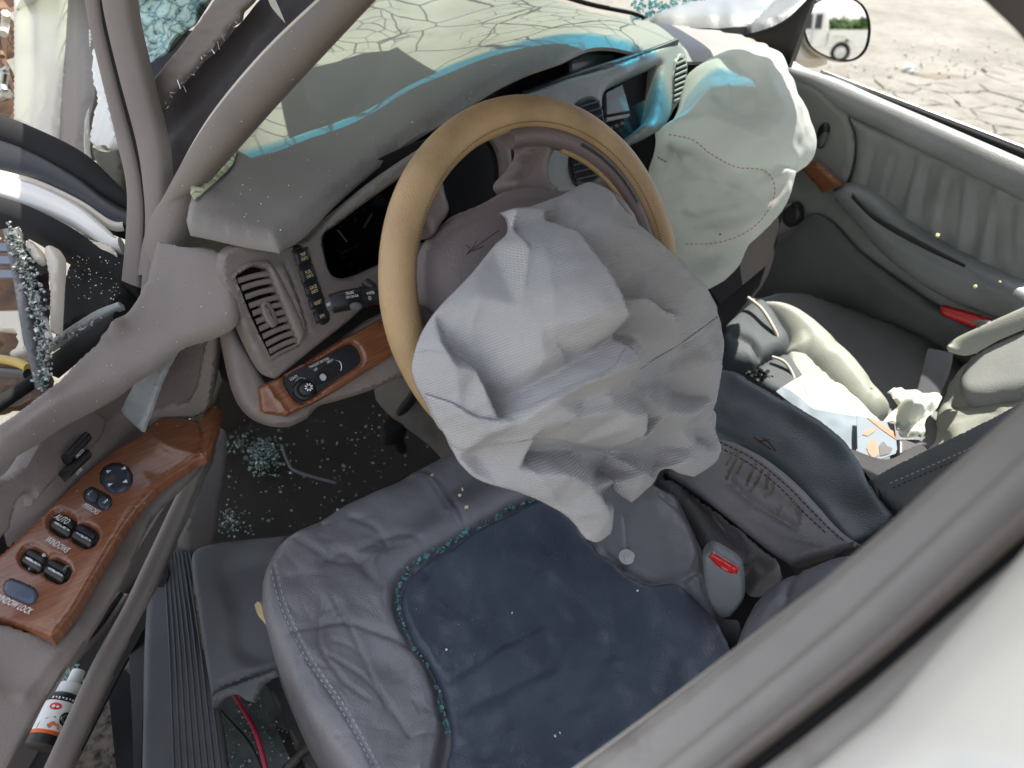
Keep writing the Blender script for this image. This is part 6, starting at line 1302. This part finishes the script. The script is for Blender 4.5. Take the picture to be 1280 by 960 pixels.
relief('inner_bolster', [(826, 592, 'c'), (846, 598), (884, 624), (930, 660), (972, 694), (985, 712, 'c'), (960, 715), (938, 700), (932, 722), (926, 700), (900, 682), (884, 664), (862, 632)], [(835, 598, 1.21), (980, 708, 1.10), (890, 660, 1.13)], M['seat'], ds, step=4, edge=(10, .014), thick=.04, feats=[('noise', 24, .005), ('line', [(850, 606), (900, 650), (930, 690)], 4, -.004)])
# backrest edge of the driver seat appearing past the pillar trim
relief('backrest', [(914, 806), (922, 775), (940, 742), (968, 716), (1000, 700), (1040, 684), (1084, 678, 'c'), (1180, 640, 'c'), (1200, 760, 'c'), (940, 880, 'c')], [(920, 790, .93), (1070, 682, .97), (1000, 800, .86), (1180, 700, .9)], M['seat'], ds, step=5, edge=(22, .03), thick=.06, feats=[('line', [(980, 760), (985, 730), (1000, 704)], 5, -.005), ('line', [(950, 790), (960, 760), (980, 740)], 7, .005), ('noise', 30, .004)])

# ================================================================== centre console and folded armrest
cc = thing('centre_armrest', D(980, 580, 1.15), 'padded centre console armrest with dark teal top and stained grey side', 'armrest')
LB_ = pts_base([(903, 455, 1.24), (1000, 512, 1.19), (1085, 600, 1.08), (1125, 640, 1.04), (893, 545, 1.16), (985, 600, 1.10), (1062, 680, 1.0)])
lid = relief('lid', [(880, 470, 'c'), (906, 455), (950, 480), (1010, 512), (1050, 540), (1076, 570), (1090, 598), (1126, 642, 'c'), (1110, 662), (1064, 680, 'c'), (1044, 662), (1014, 630), (985, 600), (946, 570), (900, 546), (870, 530, 'c')], LB_, M['lid'], cc, step=4, edge=(14, .016), thick=.03, feats=[('noise', 40, .004), ('bump', 1075, 640, 26, 34, -40, -.010), ('line', [(905, 462), (1010, 520), (1070, 575)], 14, .006)])
CSB = pts_base([(835, 598, 1.20), (895, 545, 1.165), (1062, 678, .995), (985, 705, 1.04)])
side_ = relief('armrest_side', [(826, 540, 'c'), (872, 528), (900, 544), (946, 568), (986, 600), (1016, 630), (1046, 662), (1070, 680, 'c'), (1040, 690), (986, 707, 'c'), (960, 690), (900, 642), (862, 612), (832, 594, 'c')], nearer(CSB, -.004), M['lidside'], cc, step=4, edge=(10, .012), thick=.03,
       feats=[('line', [(904, 596), (940, 628), (985, 655), (1000, 664)], 4, -.006), ('line', [(915, 590), (960, 620), (1010, 655)], 9, .006), ('line', [(930, 640), (980, 668), (1040, 684)], 3, -.003), ('noise', 30, .003)])
seam('stitch_row', [(892, 549), (940, 573), (980, 604), (1010, 634), (1040, 664), (1058, 678)], side_, M['stitch'], cc, .0009, 4, 2)
seam('stitch_row', [(886, 553), (934, 578), (974, 609), (1004, 640), (1034, 668)], side_, M['stitch'], cc, .0009, 4, 2)
V = []; F = []
def smear(o, P, w):
    L = on_relief(o, smooth_loop(P, 1.5, False), .0006)
    for i in range(len(L)-1):
        a, b = L[i], L[i+1]; v = CAM-a; v /= np.linalg.norm(v); s = np.cross(b-a, v); s /= np.linalg.norm(s)+1e-9; ww = w*random.uniform(.5, 1.3); k = len(V); V.extend([a+s*ww, a-s*ww, b-s*ww, b+s*ww]); F.append((k, k+1, k+2, k+3))
for P_ in ([(918, 566), (908, 582)], [(925, 568), (913, 590), (908, 600)], [(931, 576), (922, 592)], [(946, 580), (936, 600), (934, 608)], [(954, 586), (946, 604), (938, 616)], [(962, 592), (958, 612)], [(968, 604), (964, 618), (955, 620)], [(990, 628), (998, 640), (1000, 656)], [(978, 632), (972, 642), (966, 640)], [(986, 630), (994, 632)]): smear(side_, P_, .0036)
link('rust_smear', mesh('rust_smear', V, F, False), plain('rust_brown_stain', (.155, .115, .10), .65, None, .4), side_, 'stuff')
V = []; F = []
for P_ in ([(942, 547), (952, 552), (962, 549)], [(946, 551), (955, 556), (964, 562)], [(952, 547), (961, 553), (969, 564)]): smear(lid, P_, .0016)
link('stain_marks', mesh('stain_marks', V, F, False), M['blood'], lid, 'stuff')
ca = thing('passenger_backrest_bolster', D(1160, 590, 1.15), 'dark side of the passenger seat back with a stitched seam, next to the pillar trim', 'seat bolster')
bo = relief('bolster_side', [(1084, 600, 'c'), (1130, 575), (1180, 552), (1240, 524), (1310, 490, 'c'), (1310, 560, 'c'), (1220, 640), (1140, 690, 'c'), (1126, 640), (1100, 620)], [(1085, 602, 1.10), (1300, 500, 1.02), (1150, 680, .98)], M['pseat_dk'], ca, step=5, edge=(7, .012), thick=.05, feats=[('noise', 40, .003)])
relief('bolster_top', [(1078, 600, 'c'), (1100, 586), (1140, 566), (1190, 542), (1250, 512), (1310, 478, 'c'), (1310, 512, 'c'), (1250, 540), (1190, 566), (1140, 590), (1092, 612, 'c')], [(1080, 602, 1.105), (1300, 495, 1.03), (1180, 545, 1.08)], M['pseat_dk'], ca, step=4, edge=(8, .012), thick=.03)
seam('stitch_row', [(1112, 604), (1150, 588), (1200, 566), (1262, 538)], bo, M['stitchlt'], ca, .0007, 3, 3)
seam('stitch_row', [(1116, 610), (1154, 593), (1204, 571), (1262, 544)], bo, M['stitch'], ca, .0007, 3, 3)

# ================================================================== passenger seat
ps = thing('bucket_seat', D(1050, 450, 1.45), 'leather passenger seat, coloured pale green for the window light, with dark front panel and fat bolster', 'car seat')
PSB = pts_base([(905, 410, 1.60), (960, 365, 1.64), (1190, 470, 1.47), (1100, 560, 1.34), (960, 470, 1.50)])
relief('seat_base', [(890, 392, 'c'), (930, 372), (1000, 360), (1080, 384), (1140, 408), (1200, 440), (1220, 470, 'c'), (1190, 540), (1140, 600, 'c'), (1060, 600, 'c'), (960, 500), (890, 440, 'c')], nearer(PSB, -.03), M['pseat_dk'], ps, step=7, edge=(14, .02), thick=.1, feats=[('noise', 50, .006)])
bol_f = [('noise', 34, .003)]
relief('bolster', [(950, 366), (962, 360), (988, 363), (1014, 376), (1046, 402), (1076, 432), (1100, 462), (1122, 492), (1116, 506), (1096, 514), (1072, 502), (1046, 474), (1018, 448), (990, 438), (982, 428), (988, 414), (978, 396)],
       nearer(PSB, .045), M['pseat'], ps, step=3, edge=(34, .06), thick=.05, feats=bol_f+[('line', [(1006, 440), (1012, 420), (1006, 404)], 6, -.004), ('line', [(1050, 412), (1040, 436)], 8, -.003), ('line', [(1072, 500), (1092, 476), (1088, 460)], 6, -.004)])
relief('front_bolster', [(898, 400, 'c'), (920, 382), (952, 366), (966, 376), (980, 398), (990, 414), (984, 432), (962, 444), (944, 458, 'c'), (916, 452), (902, 440)], nearer(PSB, .045), M['seatband'], ps, step=4, edge=(16, .035), thick=.06, feats=[('line', [(908, 416), (938, 430), (950, 450)], 4, -.008), ('noise', 26, .004)])
tube('piping', [(935, 372, 1.575), (952, 386, 1.548), (966, 408, 1.525), (972, 424, 1.52), (966, 440, 1.52)], .0035, M['cream'], ps, seg=8)
relief('centre_insert', [(984, 440), (1004, 436), (1020, 448), (1046, 474), (1074, 504), (1096, 516), (1110, 530), (1090, 570, 'c'), (1030, 560), (1000, 500)], nearer(PSB, .020), M['pseat'], ps, step=4, edge=(8, .014), thick=.03, feats=[('noise', 24, .005)])
relief('insert_front', [(936, 462, 'c'), (960, 446), (986, 438), (1000, 452), (1012, 480), (1004, 500, 'c'), (976, 494), (950, 480)], nearer(PSB, .024), M['seatband'], ps, step=4, edge=(10, .02), thick=.03)
tube('piping', [(965, 446, 1.495), (980, 452, 1.482), (990, 466, 1.47), (996, 482, 1.455)], .003, M['cream'], ps, seg=8)
crumbs('black_crumbs', [(D(random.gauss(952, 8), random.gauss(468, 4), 1.40), random.uniform(.004, .011)) for _ in range(40)], M['black'])
BB = pts_base([(1160, 500, 1.46), (1290, 440, 1.36), (1200, 590, 1.28)])
relief('backrest', [(1180, 478, 'c'), (1196, 456), (1230, 428), (1300, 396, 'c'), (1310, 500, 'c'), (1260, 530), (1200, 556), (1150, 590, 'c'), (1146, 570), (1160, 540), (1166, 510)], BB, M['pseat'], ps, step=5, edge=(14, .02), thick=.1, feats=[('line', [(1178, 500), (1200, 506), (1240, 496), (1310, 480)], 5, -.010), ('line', [(1160, 536), (1200, 520), (1250, 512)], 4, -.004), ('bump', 1176, 548, 12, 14, 0, -.016), ('noise', 26, .005)])
relief('backrest_wing', [(1192, 470), (1204, 446), (1234, 424), (1310, 392, 'c'), (1310, 484, 'c'), (1250, 494), (1214, 498), (1196, 490)], nearer(BB, .03), M['greylt'], ps, step=5, edge=(18, .03), thick=.04)
relief('backrest_cover', [(1216, 552, 'c'), (1234, 524), (1262, 510), (1310, 496, 'c'), (1310, 530), (1250, 545)], nearer(BB, .022), M['seatband'], ps, step=4, edge=(10, .015), thick=.03)
band('lap_belt', [(1160, 436, 1.425), (1154, 460, 1.41), (1146, 490, 1.395)], [(1192, 442, 1.405), (1186, 468, 1.39), (1172, 500, 1.375)], M['belt'], ps, .003, .004)
sbb = tag(band('shoulder_belt', [(1184, 432, 1.34), (1196, 422, 1.335), (1230, 406, 1.31), (1310, 370, 1.25)], [(1186, 438, 1.335), (1212, 444, 1.325), (1250, 424, 1.29), (1310, 398, 1.24)], M['pseat'], None, .006, .004), 'pale shoulder belt fold hanging over the side of the passenger backrest', 'seat belt')
tag(band('belt_guide', [(1214, 402, 1.37), (1222, 408, 1.365), (1206, 432, 1.35)], [(1240, 402, 1.36), (1244, 412, 1.35), (1220, 440, 1.33)], M['arm'], None, .006, .006), 'grey belt tab below the red courtesy light', 'belt guide')
# things lying on the passenger seat
tag(relief('folded_sheet', [(976, 486, 'c'), (1002, 471, 'c'), (1046, 478), (1066, 494), (1082, 508), (1104, 530, 'c'), (1080, 528), (1020, 512, 'c'), (1000, 506)], [(980, 488, 1.40), (1060, 485, 1.385), (1095, 530, 1.31)], M['paper'], None, step=3, thick=.002, feats=[('noise', 20, .006), ('line', [(1005, 474), (1030, 512)], 5, .005, 'full')]),
    'crumpled white paper sheet lying on the passenger seat cushion', 'paper')
lf = tag(relief('leaflet', [(970, 490, 'c'), (980, 484), (1018, 511, 'c'), (1072, 520, 'c'), (1070, 570, 'c'), (1046, 548), (1010, 520)], [(975, 490, 1.37), (1070, 522, 1.30), (1068, 570, 1.26)], M['bluepaper'], None, step=4, thick=.002, feats=[('noise', 20, .003)]), 'blue grey leaflet page left of the picture card, against the centre armrest', 'leaflet')
band('printed_stripe', [(1003, 479, 1.375), (1008, 494, 1.36), (1018, 510, 1.335)], [(1007, 479, 1.374), (1013, 494, 1.358), (1023, 511, 1.333)], M['cream'], lf, .0006, .001, n=14, m=4)
pcB = pts_base([(1070, 522, 1.285), (1120, 530, 1.265), (1095, 572, 1.235)])
pc = tag(relief('picture_card', [(1071, 519, 'c'), (1118, 530, 'c'), (1122, 566, 'c'), (1100, 574, 'c'), (1072, 566, 'c')], pcB, M['bluepaper'], None, step=4, thick=.002), 'glossy picture card with an orange stripe and a tan figure, on the passenger seat', 'card')
relief('orange_stripe', [(1084, 522, 'c'), (1092, 523, 'c'), (1119, 541, 'c'), (1120, 549, 'c'), (1104, 538)], nearer(pcB, .001), M['pic_orange'], pc, step=3, thick=.0006)
relief('tan_figure', [(1083, 560, 'c'), (1086, 553), (1089, 549), (1094, 550), (1097, 556, 'c'), (1099, 568, 'c'), (1092, 572), (1086, 567, 'c')], nearer(pcB, .001), M['skin'], pc, step=3, thick=.0006)
relief('dark_figure', [(1099, 557, 'c'), (1104, 552), (1109, 557, 'c'), (1116, 560, 'c'), (1113, 566), (1105, 569, 'c'), (1100, 570, 'c')], nearer(pcB, .001), M['black'], pc, step=3, thick=.0006)
relief('pink_figure', [(1078, 543, 'c'), (1084, 537), (1096, 535, 'c'), (1092, 540), (1084, 545, 'c')], nearer(pcB, .001), M['skin'], pc, step=2.5, thick=.0006)
tag(relief('tissue', [(1108, 492, 'c'), (1122, 486), (1150, 489), (1166, 491), (1175, 500, 'c'), (1170, 512), (1158, 524), (1154, 546, 'c'), (1140, 548), (1122, 545, 'c'), (1119, 530), (1102, 528, 'c'), (1114, 514), (1124, 505)], [(1110, 492, 1.33), (1172, 500, 1.31), (1140, 545, 1.25), (1140, 510, 1.25)], M['tissue'], None, step=2.5, thick=.002,
    feats=[('noise', 14, .022), ('line', [(1122, 506), (1146, 512), (1170, 505)], 5, .014), ('line', [(1120, 530), (1140, 522), (1158, 518)], 5, -.014), ('line', [(1124, 488), (1140, 500), (1150, 508)], 4, -.010)]), 'crumpled white tissue lying in front of the passenger backrest', 'tissue')
tag(relief('passenger_buckle', [(1121, 547, 'c'), (1152, 548), (1162, 556), (1140, 566), (1122, 572, 'c')], [(1122, 548, 1.25), (1160, 554, 1.25), (1124, 572, 1.22)], M['black'], None, step=3, edge=(4, .006), thick=.02), 'black belt buckle under the tissue beside the passenger seat back', 'belt buckle')
relief('console_tray', [(1060, 560, 'c'), (1110, 574), (1150, 556), (1160, 570), (1090, 602, 'c')], [(1060, 562, 1.22), (1150, 558, 1.24), (1090, 600, 1.15)], M['black'], cc, step=5, thick=.03)

# ================================================================== footwell
fc = []
def fpt(x, y, z=.262):
    d = D(x, y, 1)-CAM; t = (z-CAM[2])/d[2]; return CAM+d*t
for _ in range(260):
    x, y = random.uniform(285, 545), random.uniform(505, 665)
    if y > 690-(x-340)*.62 and x > 340: continue
    fc.append((fpt(x, y), random.choice((.002, .003, .004, .005, .007))))
for _ in range(330): fc.append((fpt(random.gauss(332, 10), random.gauss(570, 11))+np.array([0, 0, random.uniform(0, .012)]), random.uniform(.003, .009)))
for _ in range(70): fc.append((fpt(random.gauss(295, 10), random.gauss(556, 6)), random.uniform(.003, .008)))
for _ in range(150): fc.append((fpt(random.gauss(285, 10), random.gauss(652, 9)), random.uniform(.002, .005)))
crumbs('floor_glass_crumbs', fc, M['crumb_dull'])
bp_ = thing('brake_pedal', D(490, 535, 1.45), 'black brake pedal on its arm in the dark footwell', 'pedal')
relief('pedal_pad', [(476, 536), (480, 524), (494, 518), (507, 520), (508, 532), (497, 542), (482, 544)], [(478, 538, 1.40), (506, 520, 1.44), (495, 542, 1.40)], M['blackm'], bp_, step=3, edge=(5, .008), thick=.02, feats=[('wave', 60, 5, .0015, 0)])
tube('pedal_arm', [(494, 534, 1.43), (499, 552, 1.47), (503, 562, 1.5)], [.012, .013, .011], M['black'], bp_, seg=10)
tube('pedal_arm_upper', [(498, 520, 1.44), (520, 490, 1.36), (535, 460, 1.28)], .010, M['black'], bp_, seg=10)
tag(tube('floor_cable', [(352, 556, 1.50), (360, 578, 1.48), (372, 590, 1.46), (420, 604, 1.44)], .003, M['trim'], None), 'thin grey cable lying on the dark footwell carpet', 'cable')
